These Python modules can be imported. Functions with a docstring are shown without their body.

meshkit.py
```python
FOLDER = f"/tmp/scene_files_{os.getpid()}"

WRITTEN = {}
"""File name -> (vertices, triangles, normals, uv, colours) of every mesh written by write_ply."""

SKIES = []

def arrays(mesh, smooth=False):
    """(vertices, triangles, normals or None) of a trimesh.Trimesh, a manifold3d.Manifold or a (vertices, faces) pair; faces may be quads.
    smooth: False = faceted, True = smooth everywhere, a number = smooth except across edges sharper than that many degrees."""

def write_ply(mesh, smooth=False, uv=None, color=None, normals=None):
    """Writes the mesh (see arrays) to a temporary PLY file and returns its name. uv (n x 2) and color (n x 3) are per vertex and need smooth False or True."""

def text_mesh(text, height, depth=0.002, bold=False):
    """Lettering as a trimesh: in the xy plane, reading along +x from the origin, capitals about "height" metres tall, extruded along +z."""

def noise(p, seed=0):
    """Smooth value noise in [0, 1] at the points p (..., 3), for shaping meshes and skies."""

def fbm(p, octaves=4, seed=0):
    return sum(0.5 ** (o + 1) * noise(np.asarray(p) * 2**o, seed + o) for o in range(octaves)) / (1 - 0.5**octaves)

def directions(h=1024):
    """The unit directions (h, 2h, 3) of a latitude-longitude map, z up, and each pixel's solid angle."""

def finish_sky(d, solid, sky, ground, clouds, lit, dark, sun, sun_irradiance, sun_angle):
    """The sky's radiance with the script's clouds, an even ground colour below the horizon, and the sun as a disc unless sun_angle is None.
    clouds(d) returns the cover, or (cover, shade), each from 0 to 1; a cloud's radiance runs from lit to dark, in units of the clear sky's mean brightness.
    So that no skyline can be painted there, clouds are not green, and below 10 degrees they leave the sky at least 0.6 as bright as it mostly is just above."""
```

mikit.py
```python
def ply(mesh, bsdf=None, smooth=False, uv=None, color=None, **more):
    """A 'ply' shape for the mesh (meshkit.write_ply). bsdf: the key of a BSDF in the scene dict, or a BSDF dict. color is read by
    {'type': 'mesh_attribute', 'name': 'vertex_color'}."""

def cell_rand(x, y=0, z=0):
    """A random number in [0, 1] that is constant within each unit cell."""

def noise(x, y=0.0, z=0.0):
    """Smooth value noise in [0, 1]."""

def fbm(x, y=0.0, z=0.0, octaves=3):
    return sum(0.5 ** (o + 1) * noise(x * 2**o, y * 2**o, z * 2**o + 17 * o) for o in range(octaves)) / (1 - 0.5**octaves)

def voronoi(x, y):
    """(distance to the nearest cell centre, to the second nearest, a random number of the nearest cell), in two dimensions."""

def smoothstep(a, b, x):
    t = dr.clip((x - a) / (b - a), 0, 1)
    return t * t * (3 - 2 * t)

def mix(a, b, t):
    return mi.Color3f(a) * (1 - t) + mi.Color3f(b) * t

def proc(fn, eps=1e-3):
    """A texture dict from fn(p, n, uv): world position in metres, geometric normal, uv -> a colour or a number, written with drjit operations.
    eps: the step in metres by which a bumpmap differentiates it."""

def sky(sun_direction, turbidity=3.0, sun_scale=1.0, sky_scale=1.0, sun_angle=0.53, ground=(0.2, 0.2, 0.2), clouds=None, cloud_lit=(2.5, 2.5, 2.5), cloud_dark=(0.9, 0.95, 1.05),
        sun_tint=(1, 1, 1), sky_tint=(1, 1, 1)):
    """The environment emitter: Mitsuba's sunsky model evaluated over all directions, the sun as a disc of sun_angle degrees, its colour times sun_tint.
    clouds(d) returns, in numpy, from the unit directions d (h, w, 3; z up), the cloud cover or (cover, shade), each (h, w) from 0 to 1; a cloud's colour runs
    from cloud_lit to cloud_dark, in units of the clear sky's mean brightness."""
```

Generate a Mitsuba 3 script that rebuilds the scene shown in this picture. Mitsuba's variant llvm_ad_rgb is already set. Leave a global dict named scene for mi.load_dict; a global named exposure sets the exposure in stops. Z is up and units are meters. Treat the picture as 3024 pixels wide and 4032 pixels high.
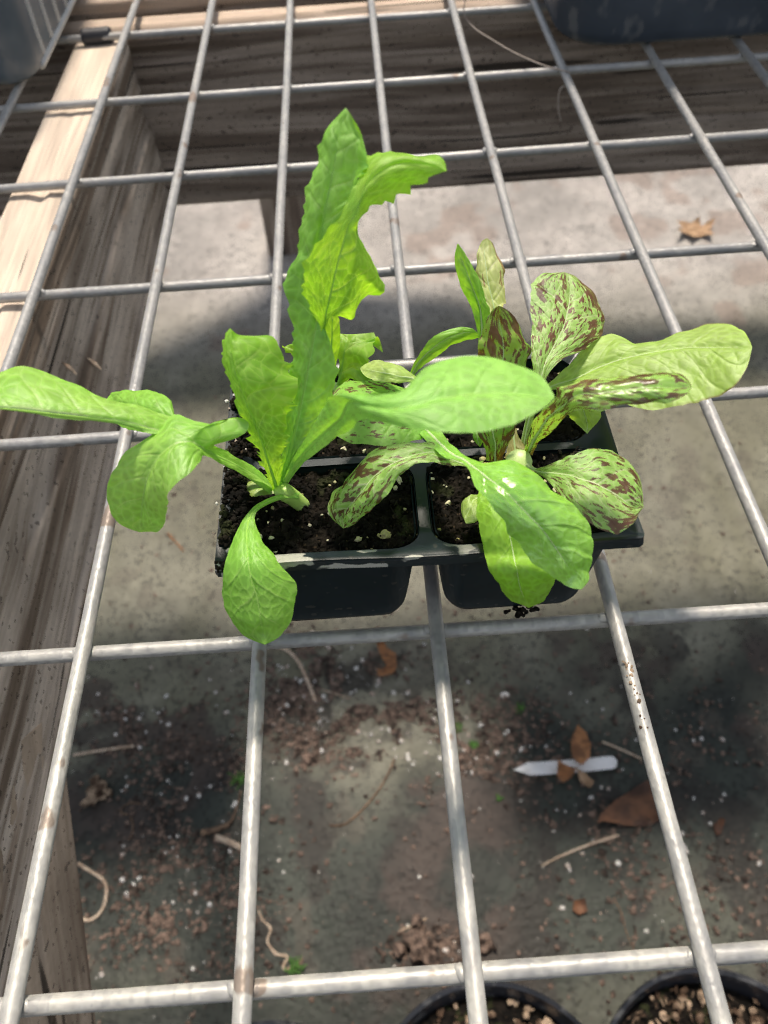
import math
import numpy as np
import trimesh
import manifold3d as m3
from shapely.geometry import Polygon, box as sbox
from shapely.ops import unary_union
from scipy.interpolate import Akima1DInterpolator, PchipInterpolator
import drjit as dr
import mitsuba as mi
import mikit
import meshkit
from mikit import noise, fbm, voronoi, smoothstep, mix, proc

T = mi.ScalarTransform4f
scene, labels = {}, {}
# ------------------------------------------------------------------ camera, sky, exposure
scene['camera'] = {'type': 'thinlens', 'fov': 53.04, 'fov_axis': 'x', 'near_clip': 0.01, 'far_clip': 60.0,
                   'aperture_radius': 0.0009, 'focus_distance': 0.245,
                   'to_world': T().look_at(origin=[0.16521, -0.0233, 0.93487], target=[0.16384, 0.57512, 0.13368], up=[0.06818, 0.79938, 0.59695])}
SUN = np.array([0.02, 0.40, 1.0])
scene['sky'] = mikit.sky(SUN.tolist(), turbidity=3, sun_scale=0.86, sky_scale=1.12, sun_angle=7.0, sun_tint=(0.94, 0.985, 1.08), ground=(0.25, 0.24, 0.22),
                         clouds=lambda d: (0.75 * np.ones(d.shape[:2]), 0.25 * np.ones(d.shape[:2])), cloud_lit=(1.35, 1.35, 1.35), cloud_dark=(0.8, 0.82, 0.86))
exposure = 2.05
H = 0.70                      # height of the wire bench top above the floor
rng = np.random.default_rng(7)


# ------------------------------------------------------------------ helpers
def numbered(k):
    if k not in scene and k not in names:
        names.add(k)
        return k
    i = 1
    while f'{k}_{i:03d}' in names or f'{k}_{i:03d}' in scene:
        i += 1
    names.add(f'{k}_{i:03d}')
    return f'{k}_{i:03d}'


names = set()


def obj(name, mesh, mat, parent=None, smooth=False, uv=None):
    key = numbered((parent + '__' if parent else '') + name)
    scene[key] = mikit.ply(mesh, mat, smooth=smooth, uv=uv)
    return key


def tag(key, label=None, cat=None, group=None, kind=None):
    d = {}
    if label: d['label'] = label
    if cat: d['category'] = cat
    if group: d['group'] = group
    if kind: d['kind'] = kind
    labels[key] = d
    return key


def thing(name, label, cat, group=None):
    return tag(numbered(name), label, cat, group)


def cat_mesh(parts):
    vs, fs, at = [], [], 0
    for v, f in parts:
        vs.append(np.asarray(v)); fs.append(np.asarray(f) + at); at += len(v)
    return np.vstack(vs), np.vstack(fs)


def quads(n, m, wrap=False):
    i, j = np.meshgrid(np.arange(n - 1), np.arange(m if wrap else m - 1), indexing='ij')
    a, b = i * m + j, i * m + (j + 1) % m
    return np.stack([a, b, b + m, a + m], -1).reshape(-1, 4)


def tri(q):
    return np.vstack([q[:, [0, 1, 2]], q[:, [0, 2, 3]]])


def resample(pts, n, rad=None):
    p = np.asarray(pts, float)
    s = np.r_[0, np.cumsum(np.linalg.norm(np.diff(p, axis=0), axis=1))]
    t = np.linspace(0, s[-1], n)
    f = PchipInterpolator(s, p) if len(p) < 3 else Akima1DInterpolator(s, p)
    out = f(t)
    if rad is None:
        return out
    return out, np.interp(t, s, np.broadcast_to(rad, len(p)))


def tube(pts, rad, sides=12, n=None, rough=0.0, freq=300, seed=0, flat=1.0):
    """A round rod along the points, closed at both ends."""
    if n:
        p, r = resample(pts, n, rad)
    else:
        p = np.asarray(pts, float); r = np.broadcast_to(rad, len(p)).astype(float)
    t = np.gradient(p, axis=0); t /= np.linalg.norm(t, axis=1, keepdims=True) + 1e-12
    ref = np.array([0, 0, 1.0]) if abs(t[:, 2]).mean() < 0.8 else np.array([1.0, 0, 0])
    a = np.cross(t, ref); a /= np.linalg.norm(a, axis=1, keepdims=True) + 1e-12
    b = np.cross(a, t)
    th = np.arange(sides) * 2 * np.pi / sides
    d = np.cos(th)[None, :, None] * a[:, None] + flat * np.sin(th)[None, :, None] * b[:, None]
    v = p[:, None] + r[:, None, None] * d
    if rough:
        v = v + d * (meshkit.fbm(v * freq, 3, seed)[..., None] - 0.5) * 2 * rough
    v = v.reshape(-1, 3)
    f = tri(quads(len(p), sides, True))
    k = len(v)
    v = np.vstack([v, p[0] - t[0] * r[0] * 0.3, p[-1] + t[-1] * r[-1] * 0.3])
    j = np.arange(sides)
    f = np.vstack([f, np.stack([np.full(sides, k), (j + 1) % sides, j], 1),
                   np.stack([np.full(sides, k + 1), k - sides + j, k - sides + (j + 1) % sides], 1)])
    return v, f[:, ::-1]


def lathe(prof, n=64):
    p = np.asarray(prof, float)
    th = np.arange(n) * 2 * np.pi / n
    v = np.stack([p[:, None, 0] * np.cos(th), p[:, None, 0] * np.sin(th), np.broadcast_to(p[:, None, 1], (len(p), n))], -1).reshape(-1, 3)
    return v, tri(quads(len(p), n, True))


def rrect(w, d, r, n=8):
    """Rounded rectangle outline, half sizes w, d, counter-clockwise."""
    out = []
    for cx, cy, a0 in ((w - r, d - r, 0), (-w + r, d - r, 90), (-w + r, -d + r, 180), (w - r, -d + r, 270)):
        for a in np.radians(np.linspace(a0, a0 + 90, n)):
            out.append((cx + r * np.cos(a), cy + r * np.sin(a)))
    return np.array(out)


def loft(rings):
    r = np.array(rings)
    return r.reshape(-1, 3), tri(quads(len(r), r.shape[1], True))


def capped(rings):
    """Loft of closed rings with a fan at the last ring."""
    v, f = loft(rings)
    n = len(rings[0]); k = len(v)
    c = np.mean(rings[-1], axis=0)
    j = np.arange(n)
    return np.vstack([v, c]), np.vstack([f, np.stack([np.full(n, k), k - n + j, k - n + (j + 1) % n], 1)])


ICO = {s: trimesh.creation.icosphere(subdivisions=s) for s in (0, 1, 2)}


def lumps(centres, sizes, sub=1, squash=0.75, rough=0.5, seed=0, each=None):
    """Irregular grains, joined."""
    r = np.random.default_rng(seed)
    V, F = np.array(ICO[sub].vertices), np.array(ICO[sub].faces)
    c, s = np.asarray(centres, float), np.asarray(sizes, float)
    n = len(c)
    q = trimesh.transformations
    base = V[None] * (1 + rough * (meshkit.noise(V[None] * 1.7 + r.uniform(0, 90, (n, 1, 3))) - 0.5) * 2)[..., None]
    ax = r.normal(size=(n, 3)); ax /= np.linalg.norm(ax, axis=1, keepdims=True)
    st = r.uniform(0.7, 1.35, (n, 1, 3)); 
    v = base * st * s[:, None, None]
    an = r.uniform(0, 6.28, n); ca, sa = np.cos(an)[:, None], np.sin(an)[:, None]
    x = v[..., 0] * ca - v[..., 1] * sa; y = v[..., 0] * sa + v[..., 1] * ca
    v = np.stack([x, y, v[..., 2] * squash], -1) + c[:, None]
    f = F[None] + (np.arange(n) * len(V))[:, None, None]
    return v.reshape(-1, 3), f.reshape(-1, 3)


# ------------------------------------------------------------------ materials
def principled(col, rough=0.5, spec=0.5, metallic=0.0, bump=None, bscale=1.0, two=True, **k):
    d = {'type': 'principled', 'base_color': col if isinstance(col, dict) else {'type': 'rgb', 'value': list(col)},
         'roughness': rough, 'specular': spec, 'metallic': metallic, **k}
    if bump is not None:
        d = {'type': 'bumpmap', 'arbitrary': bump, 'scale': bscale, 'bsdf': d}
    return {'type': 'twosided', 'bsdf': d} if two else d


def floor_col(p, n, uv):
    x, y = p.x, p.y
    big = fbm(x * 2.3 + 3, y * 2.3, 1.0, 4)
    mid = fbm(x * 9, y * 9, 2.0, 4)
    fine = fbm(x * 70, y * 70, 3.0, 4)
    streak = fbm(x * 26 + 5, y * 5, 7.0, 3)
    dry = mix((0.33, 0.308, 0.288), (0.25, 0.237, 0.222), smoothstep(0.3, 0.7, mid))
    dry = mix(dry, (0.41, 0.39, 0.365), smoothstep(0.5, 0.75, big) * 0.6)
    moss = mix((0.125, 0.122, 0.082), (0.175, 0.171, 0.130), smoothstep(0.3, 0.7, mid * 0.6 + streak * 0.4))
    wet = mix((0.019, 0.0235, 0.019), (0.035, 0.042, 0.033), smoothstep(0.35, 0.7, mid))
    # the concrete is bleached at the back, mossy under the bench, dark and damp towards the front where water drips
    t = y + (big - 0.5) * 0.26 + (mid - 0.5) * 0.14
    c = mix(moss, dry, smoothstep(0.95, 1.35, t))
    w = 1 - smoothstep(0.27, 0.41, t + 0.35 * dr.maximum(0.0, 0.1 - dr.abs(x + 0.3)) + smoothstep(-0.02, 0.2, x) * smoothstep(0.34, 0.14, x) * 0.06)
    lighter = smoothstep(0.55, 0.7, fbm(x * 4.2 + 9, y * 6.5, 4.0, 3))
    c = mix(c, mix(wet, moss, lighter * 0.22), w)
    spots = smoothstep(0.62, 0.72, fbm(x * 22, y * 22, 9.0, 3)) * smoothstep(1.3, 0.7, y)
    c = mix(c, (0.085, 0.072, 0.056), spots * 0.4)
    stain = smoothstep(0.60, 0.70, fbm(x * 11 + 40, y * 11, 5.0, 3)) * smoothstep(0.9, 1.1, y)
    c = mix(c, (0.20, 0.14, 0.11), stain * 0.5)
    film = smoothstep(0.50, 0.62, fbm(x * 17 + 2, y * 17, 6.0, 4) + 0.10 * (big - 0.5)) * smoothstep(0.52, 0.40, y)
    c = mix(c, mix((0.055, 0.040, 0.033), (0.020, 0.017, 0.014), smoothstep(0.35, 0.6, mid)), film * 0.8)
    pits = smoothstep(0.70, 0.78, noise(x * 260, y * 260, 1.0))
    return c * (0.50 + 0.40 * fine + 0.34 * fbm(x * 34, y * 30, 8.0, 3) + 0.26 * noise(x * 420, y * 420, 2.0)) * (1 - 0.45 * pits)


def floor_bump(p, n, uv):
    return 0.0012 * fbm(p.x * 60, p.y * 60, 3.0, 3) + 0.0008 * noise(p.x * 220, p.y * 220, 1.0)


scene['mat_floor'] = principled(proc(floor_col), rough=0.62, spec=0.35, bump=proc(floor_bump, eps=0.0012), bscale=1.0)


def wood_fn(along, pale, dark, k=70.0, stretch=2.2, seed=0.0, dirt=0.4, top=0.6928, bleach=0.0):
    pale = mi.Color3f(*pale)
    ax, ay, az = along

    def fn(p, n, uv):
        l = p.x * ax + p.y * ay + p.z * az
        qx, qy, qz = p.x - l * ax, p.y - l * ay, p.z - l * az
        w = (fbm(l * 3.5, qx * 9 + seed, qz * 9 + qy * 9, 2) - 0.5) * 0.03
        g = fbm((qx + qy * 0.7 + w) * k + seed, (qz + w) * k, l * stretch, 2)
        g2 = fbm((qx + qy * 0.7 + w) * k * 3.1 + seed + 5, (qz + w) * k * 3.1, l * stretch * 2.5, 3)
        f = fbm((qx + qy) * k * 9 + seed, qz * k * 9, l * 22, 2)
        t = smoothstep(0.34, 0.66, g * 0.55 + g2 * 0.45)
        sp = fbm(p.x * 330, p.y * 330, p.z * 330, 3)
        c = mix(dark, pale, t)
        c = c * (0.48 + 0.42 * g2 + 0.38 * f + 0.30 * sp)
        c = c * (1 - 0.6 * smoothstep(0.66, 0.74, sp))
        crack = smoothstep(0.80, 0.84, noise((qx + qy * 0.7 + w) * k * 2.9 + 3, (qz + w) * k * 2.9, l * 3.2 + seed))
        c = c * (1 - 0.8 * crack)
        c = mix(c, pale * mi.Color3f(1.36, 1.31, 1.24) * (0.42 + 0.70 * g2 + 0.34 * f), smoothstep(top - 0.004, top - 0.0015, p.z) * bleach * (1 - 0.7 * crack))  # top edge paled: weathering plus overexposed sunlight put into the colour
        d = smoothstep(0.5, 0.78, fbm(p.x * 16 + seed, p.y * 16, p.z * 16, 3))
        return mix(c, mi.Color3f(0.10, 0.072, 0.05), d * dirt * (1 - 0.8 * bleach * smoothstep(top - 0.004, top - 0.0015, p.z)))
    return fn


def wood_bump(along, k=70.0, stretch=2.2, seed=0.0):
    ax, ay, az = along

    def fn(p, n, uv):
        l = p.x * ax + p.y * ay + p.z * az
        qx, qy, qz = p.x - l * ax, p.y - l * ay, p.z - l * az
        return 0.0006 * fbm((qx + qy) * k * 4 + seed, qz * k * 4, l * stretch * 4, 3)
    return fn


def wood(name, along, pale, dark, **k):
    bk = {x: k[x] for x in ('k', 'stretch', 'seed') if x in k}
    scene[name] = principled(proc(wood_fn(along, pale, dark, **k)), rough=0.78, spec=0.25, bump=proc(wood_bump(along, **bk), eps=0.0006), bscale=1.0)


s2 = math.sqrt(0.5)
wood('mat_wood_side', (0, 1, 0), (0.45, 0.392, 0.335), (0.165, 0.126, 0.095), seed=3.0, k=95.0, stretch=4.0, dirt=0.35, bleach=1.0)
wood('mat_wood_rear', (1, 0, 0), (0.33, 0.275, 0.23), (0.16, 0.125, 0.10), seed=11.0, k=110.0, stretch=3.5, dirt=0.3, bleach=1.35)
wood('mat_wood_post', (0, 0, 1), (0.30, 0.25, 0.2), (0.12, 0.09, 0.07), seed=21.0)
wood('mat_wood_brace', (0, s2, s2), (0.36, 0.29, 0.225), (0.15, 0.11, 0.08), seed=31.0, k=60.0, dirt=0.45)


def zinc_col(p, n, uv):
    a = fbm(p.x * 140, p.y * 140, p.z * 140, 3)
    b = fbm(p.x * 28, p.y * 28, p.z * 28, 3)
    e = fbm(p.x * 600, p.y * 600, p.z * 600, 2)
    front = smoothstep(0.20, 0.02, p.y)                 # chalky white rust is thickest on the front of the bench
    c = mix((0.27, 0.275, 0.278), (0.37, 0.365, 0.35), smoothstep(0.25, 0.75, b * 0.5 + a * 0.5))
    c = mix(c, (0.52, 0.51, 0.46), smoothstep(0.2, 0.8, a * 0.55 + b * 0.45) * (0.12 + 0.95 * front))
    c = c * (0.82 + 0.36 * e)
    d = smoothstep(0.69, 0.74, fbm(p.x * 65 + 7, p.y * 65, p.z * 65, 4))
    c = mix(c, (0.20, 0.14, 0.10), d * 0.75)
    scr = smoothstep(0.66, 0.72, noise(p.x * 700, p.y * 120, p.z * 700 + 9))
    return mix(c, (0.2, 0.21, 0.22), scr * 0.25)


def zinc_bump(p, n, uv):
    return 0.00022 * fbm(p.x * 700, p.y * 700, p.z * 700, 2)


scene['mat_zinc'] = principled(proc(zinc_col), rough=0.46, spec=0.5, metallic=0.25, bump=proc(zinc_bump, eps=0.0003), bscale=1.0)


def tray_col(p, n, uv):
    c = mix((0.005, 0.011, 0.014), (0.010, 0.019, 0.023), fbm(p.x * 90, p.y * 90, p.z * 90, 3))
    # dried lime crust on the front lip
    z = p.z - 0.70
    on = smoothstep(0.0475, 0.050, z) * smoothstep(0.1015, 0.0985, p.y)
    cr = smoothstep(0.57, 0.62, fbm(p.x * 150, p.y * 260, p.z * 260, 3) + 0.06 * smoothstep(0.165, 0.14, p.x)) * smoothstep(0.205, 0.17, p.x)
    c = mix(c, (0.42, 0.42, 0.37), on * cr * 0.85)
    dust = smoothstep(0.74, 0.80, fbm(p.x * 330, p.y * 330, p.z * 330, 2))
    return mix(c, (0.06, 0.055, 0.045), dust * 0.4)


scene['mat_tray'] = principled(proc(tray_col), rough=0.34, spec=0.40)
scene['mat_tray_wall'] = principled(proc(tray_col), rough=0.36, spec=0.22)


def tub_fn(a, b):
    def fn(p, n, uv):
        f = fbm(p.x * 30, p.y * 30, p.z * 30, 4)
        g = smoothstep(0.55, 0.75, fbm(p.x * 120, p.y * 120, p.z * 60, 3))
        return mix(mix(a, b, smoothstep(0.3, 0.7, f)), (0.17, 0.17, 0.165), g * 0.35)
    return fn


scene['mat_tub_blue'] = principled(proc(tub_fn((0.026, 0.037, 0.052), (0.043, 0.056, 0.074))), rough=0.45, spec=0.5)
scene['mat_tub_grey'] = principled(proc(tub_fn((0.060, 0.080, 0.098), (0.10, 0.122, 0.138))), rough=0.42, spec=0.5)
scene['mat_pot'] = principled(proc(tub_fn((0.008, 0.009, 0.012), (0.022, 0.024, 0.030))), rough=0.38, spec=0.5)
scene['mat_pale_lines'] = principled((0.40, 0.41, 0.40), rough=0.4)
scene['mat_black_rubber'] = principled((0.018, 0.02, 0.026), rough=0.5)


def soil_col(p, n, uv):
    a = noise(p.x * 900, p.y * 900, p.z * 900)
    b = fbm(p.x * 240, p.y * 240, p.z * 240, 3)
    c = mix((0.0025, 0.0021, 0.0017), (0.015, 0.0115, 0.0085), smoothstep(0.35, 0.75, b))
    c = mix(c, (0.085, 0.058, 0.036), smoothstep(0.82, 0.92, a) * 0.6)
    green = smoothstep(0.62, 0.72, fbm(p.x * 130 + 5, p.y * 130, 3.0, 3))
    return mix(c, (0.05, 0.062, 0.022), green * 0.35)


scene['mat_soil'] = principled(proc(soil_col), rough=0.85, spec=0.15)


def crumb_col(p, n, uv):
    b = fbm(p.x * 160, p.y * 160, p.z * 160, 3)
    return mix((0.030, 0.022, 0.018), (0.21, 0.15, 0.118), smoothstep(0.3, 0.75, b))


scene['mat_crumb'] = principled(proc(crumb_col), rough=0.8, spec=0.2)


def perlite_col(p, n, uv):
    b = noise(p.x * 55, p.y * 55, p.z * 55)
    c = mix((0.62, 0.58, 0.42), (0.40, 0.36, 0.16), smoothstep(0.4, 0.8, b))
    return c * (0.7 + 0.5 * noise(p.x * 1100, p.y * 1100, p.z * 1100))


scene['mat_perlite'] = principled(proc(perlite_col), rough=0.8, spec=0.2)


def pebble_col(p, n, uv):
    b = noise(p.x * 190, p.y * 190, p.z * 190)
    c = mix((0.62, 0.60, 0.57), (0.44, 0.34, 0.28), smoothstep(0.45, 0.75, b))
    return c * (0.7 + 0.5 * noise(p.x * 900, p.y * 900, p.z * 900))


scene['mat_pebble'] = principled(proc(pebble_col), rough=0.75, spec=0.25)


def bark_col(p, n, uv):
    b = noise(p.x * 130, p.y * 130, p.z * 130)
    return mix((0.07, 0.045, 0.03), (0.36, 0.27, 0.19), smoothstep(0.35, 0.8, b)) * (0.6 + 0.8 * noise(p.x * 700, p.y * 700, p.z * 700))


scene['mat_bark'] = principled(proc(bark_col), rough=0.85, spec=0.15)


def fleck(col, var, k=300.0):
    def fn(p, n, uv):
        return mix(col, var, smoothstep(0.35, 0.7, fbm(p.x * k, p.y * k, p.z * k, 3)))
    return fn


scene['mat_straw'] = principled(proc(fleck((0.52, 0.42, 0.32), (0.33, 0.24, 0.17))), rough=0.7, spec=0.2)
scene['mat_twig'] = principled(proc(fleck((0.20, 0.135, 0.09), (0.09, 0.06, 0.042))), rough=0.8, spec=0.15)
scene['mat_dry_leaf'] = principled(proc(fleck((0.34, 0.16, 0.07), (0.16, 0.075, 0.035), 160.0)), rough=0.65, spec=0.25)
scene['mat_tan_leaf'] = principled(proc(fleck((0.40, 0.27, 0.165), (0.25, 0.155, 0.09), 120.0)), rough=0.65, spec=0.25)
scene['mat_dark_leaf'] = principled(proc(fleck((0.16, 0.075, 0.038), (0.055, 0.028, 0.018), 50.0)), rough=0.6, spec=0.3)
scene['mat_label'] = principled(proc(fleck((0.80, 0.80, 0.80), (0.68, 0.67, 0.65), 90.0)), rough=0.35, spec=0.45)
scene['mat_moss'] = principled((0.06, 0.15, 0.025), rough=0.8)
scene['mat_shell'] = principled(proc(fleck((0.74, 0.70, 0.64), (0.52, 0.42, 0.34), 200.0)), rough=0.5)
scene['mat_thread'] = principled((0.30, 0.255, 0.22), rough=0.6)


def unpack(uv):
    """The blade's uv carries (from midrib to margin -1..1, from base to tip 0..1) and, in the whole numbers, its half width in mm and its length in cm."""
    kw, kl = dr.floor(uv.x), dr.floor(uv.y)
    u, v = (uv.x - kw - 0.01) / 0.98 * 2 - 1, (uv.y - kl - 0.01) / 0.98
    return u, v, u * kw * 0.001, v * kl * 0.01, dr.abs(u)


def leaf_fn(g1, g2, rib, ribw, spots=0.0, spot_col=(0.115, 0.020, 0.018), edge=0.0, yellow=0.0, veinc=0.55):
    def fn(p, n, uv):
        u, v, su, sv, au = unpack(uv)
        s = fbm(p.x * 60, p.y * 60, p.z * 60, 3)
        c = mix(g1, g2, smoothstep(0.3, 0.7, s))
        q = (sv - dr.abs(su) * 0.85) / 0.0085 + dr.select(u > 0, 0.35, 0.0) + (fbm(su * 90 + dr.select(u > 0, 7.0, 0.0), sv * 60, 1.0, 2) - 0.5) * 0.8
        fr = dr.abs(q - dr.floor(q) - 0.5)
        vein = smoothstep(0.455, 0.495, fr) * smoothstep(1.0, 0.4, au)
        e1, e2, _ = voronoi(su * 340 + 20, sv * 310)
        net = smoothstep(0.14, 0.02, e2 - e1) * 0.55
        c = mix(c, rib, dr.maximum(vein, net) * veinc)
        w = ribw * (1.25 - v)
        c = mix(c, rib, smoothstep(w, w * 0.3, au) * smoothstep(1.0, 0.75, v))
        if yellow:
            yy = smoothstep(0.55, 0.8, fbm(u * 2.2 + 4, v * 4.0, 2.0, 3) + 0.25 * (au - 0.6))
            c = mix(c, (0.52, 0.42, 0.14), yy * yellow)
            br = smoothstep(0.76, 0.80, fbm(u * 4 + 9, v * 7.0, 5.0, 3) + 0.22 * smoothstep(0.75, 1.0, au) * smoothstep(-0.2, 0.6, u))
            c = mix(c, (0.40, 0.22, 0.10), br * 0.8)
        if spots:
            sgn = dr.select(u > 0, 31.0, 0.0)
            du, dv = dr.abs(su) * 150 + sgn, sv * 80 - dr.abs(su) * 70
            reg = fbm(su * 55 + 11, sv * 45, 8.0, 2)
            big = fbm(du * 3.1 + 3, dv * 2.9, 1.5, 5) + 0.05 * smoothstep(0.3, 1.0, au) + 0.03 * smoothstep(0.4, 0.95, v)
            small = fbm(du * 7.5, dv * 5.6, 6.0, 3)
            dots = noise(du * 10.5 + 5, dv * 9.0, 3.0)
            th = 0.785 - 0.16 * spots + 0.34 * (0.5 - reg)
            m = smoothstep(th - 0.02, th + 0.05, big) * (0.82 + 0.18 * noise(du * 5, dv * 3, 2.0))
            t2 = 0.74 - 0.10 * spots + 0.22 * (0.5 - reg)
            m2 = smoothstep(t2 - 0.015, t2 + 0.03, small) * 0.95
            t3 = 0.92 - 0.075 * spots + 0.10 * (0.5 - reg)
            m3 = smoothstep(t3 - 0.02, t3 + 0.04, dots) * 0.8
            m = dr.maximum(dr.maximum(m, m2), m3) * (1 - 0.8 * smoothstep(w, w * 0.4, au))
            c = mix(c, mix(spot_col, (0.20, 0.048, 0.038), smoothstep(0.4, 0.7, s)), m * 0.96)
        if edge:
            c = mix(c, (0.22, 0.09, 0.05), smoothstep(0.95, 1.0, au) * smoothstep(0.5, 0.9, v) * edge)
        return c * (0.80 + 0.22 * noise(p.x * 420, p.y * 420, p.z * 420) + 0.26 * (fbm(su * 70 + 3, sv * 70, 4.0, 2) - 0.3) - 0.10 * smoothstep(0.25, 0.5, e2 - e1))
    return fn


def leaf_bump(p, n, uv):
    u, v, su, sv, au = unpack(uv)
    e1, e2, _ = voronoi(su * 340 + 20, sv * 310)
    q = (sv - dr.abs(su) * 0.85) / 0.0085 + dr.select(u > 0, 0.35, 0.0) + (fbm(su * 90 + dr.select(u > 0, 7.0, 0.0), sv * 60, 1.0, 2) - 0.5) * 0.8
    fr = dr.abs(q - dr.floor(q) - 0.5)
    return 0.00013 * smoothstep(0.0, 0.4, e2 - e1) - 0.00018 * smoothstep(0.40, 0.5, fr) + 0.00008 * noise(p.x * 600, p.y * 600, p.z * 600)


LEAFBUMP = proc(leaf_bump, eps=0.0004)


def leaf_mat(name, fn, rough=0.30, trans=0.9, coat=0.04):
    """A leaf blade: the light it sends back is paler than the light it lets through; a waxy coat on top."""
    def through(p, n, uv):
        return fn(p, n, uv) * mi.Color3f(1.12, 1.10, 0.24)
    scene['mat_leaf_' + name] = {'type': 'bumpmap', 'arbitrary': LEAFBUMP, 'scale': 1.0, 'bsdf': {
        'type': 'blendbsdf', 'weight': coat,
        'a': {'type': 'blendbsdf', 'weight': trans / 2,
              'a': {'type': 'principledthin', 'base_color': proc(fn), 'roughness': 0.5, 'diff_trans': 0.0, 'eta': 1.4, 'spec_trans': 0.0},
              'b': {'type': 'principledthin', 'base_color': proc(through), 'roughness': 0.5, 'diff_trans': 2.0, 'eta': 1.4, 'spec_trans': 0.0}},
        'b': {'type': 'twosided', 'bsdf': {'type': 'roughconductor', 'material': 'none', 'alpha': rough}}}}


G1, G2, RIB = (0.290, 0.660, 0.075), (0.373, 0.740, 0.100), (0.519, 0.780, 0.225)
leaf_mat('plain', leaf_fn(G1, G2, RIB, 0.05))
leaf_mat('lit', leaf_fn((0.342, 0.700, 0.095), (0.436, 0.770, 0.135), (0.581, 0.800, 0.285), 0.06), coat=0.055)  # lit copies of the leaf green, sunlight put into the colour
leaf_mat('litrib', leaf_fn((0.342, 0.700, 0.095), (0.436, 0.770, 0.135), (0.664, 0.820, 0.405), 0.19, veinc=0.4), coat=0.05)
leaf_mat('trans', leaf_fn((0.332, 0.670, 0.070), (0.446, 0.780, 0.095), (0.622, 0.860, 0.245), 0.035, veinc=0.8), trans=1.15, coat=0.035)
leaf_mat('shade', leaf_fn((0.27, 0.61, 0.08), (0.34, 0.70, 0.11), (0.50, 0.78, 0.28), 0.11), trans=1.0, coat=0.05, rough=0.38)  # shaded copy of the leaf green, shade put into the colour
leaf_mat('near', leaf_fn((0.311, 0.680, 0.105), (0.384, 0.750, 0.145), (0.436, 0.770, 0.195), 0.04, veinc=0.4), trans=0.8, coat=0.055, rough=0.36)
leaf_mat('wet', leaf_fn((0.311, 0.690, 0.070), (0.373, 0.750, 0.095), (0.519, 0.800, 0.245), 0.04, veinc=0.4), rough=0.13, trans=0.7, coat=0.12)
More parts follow.
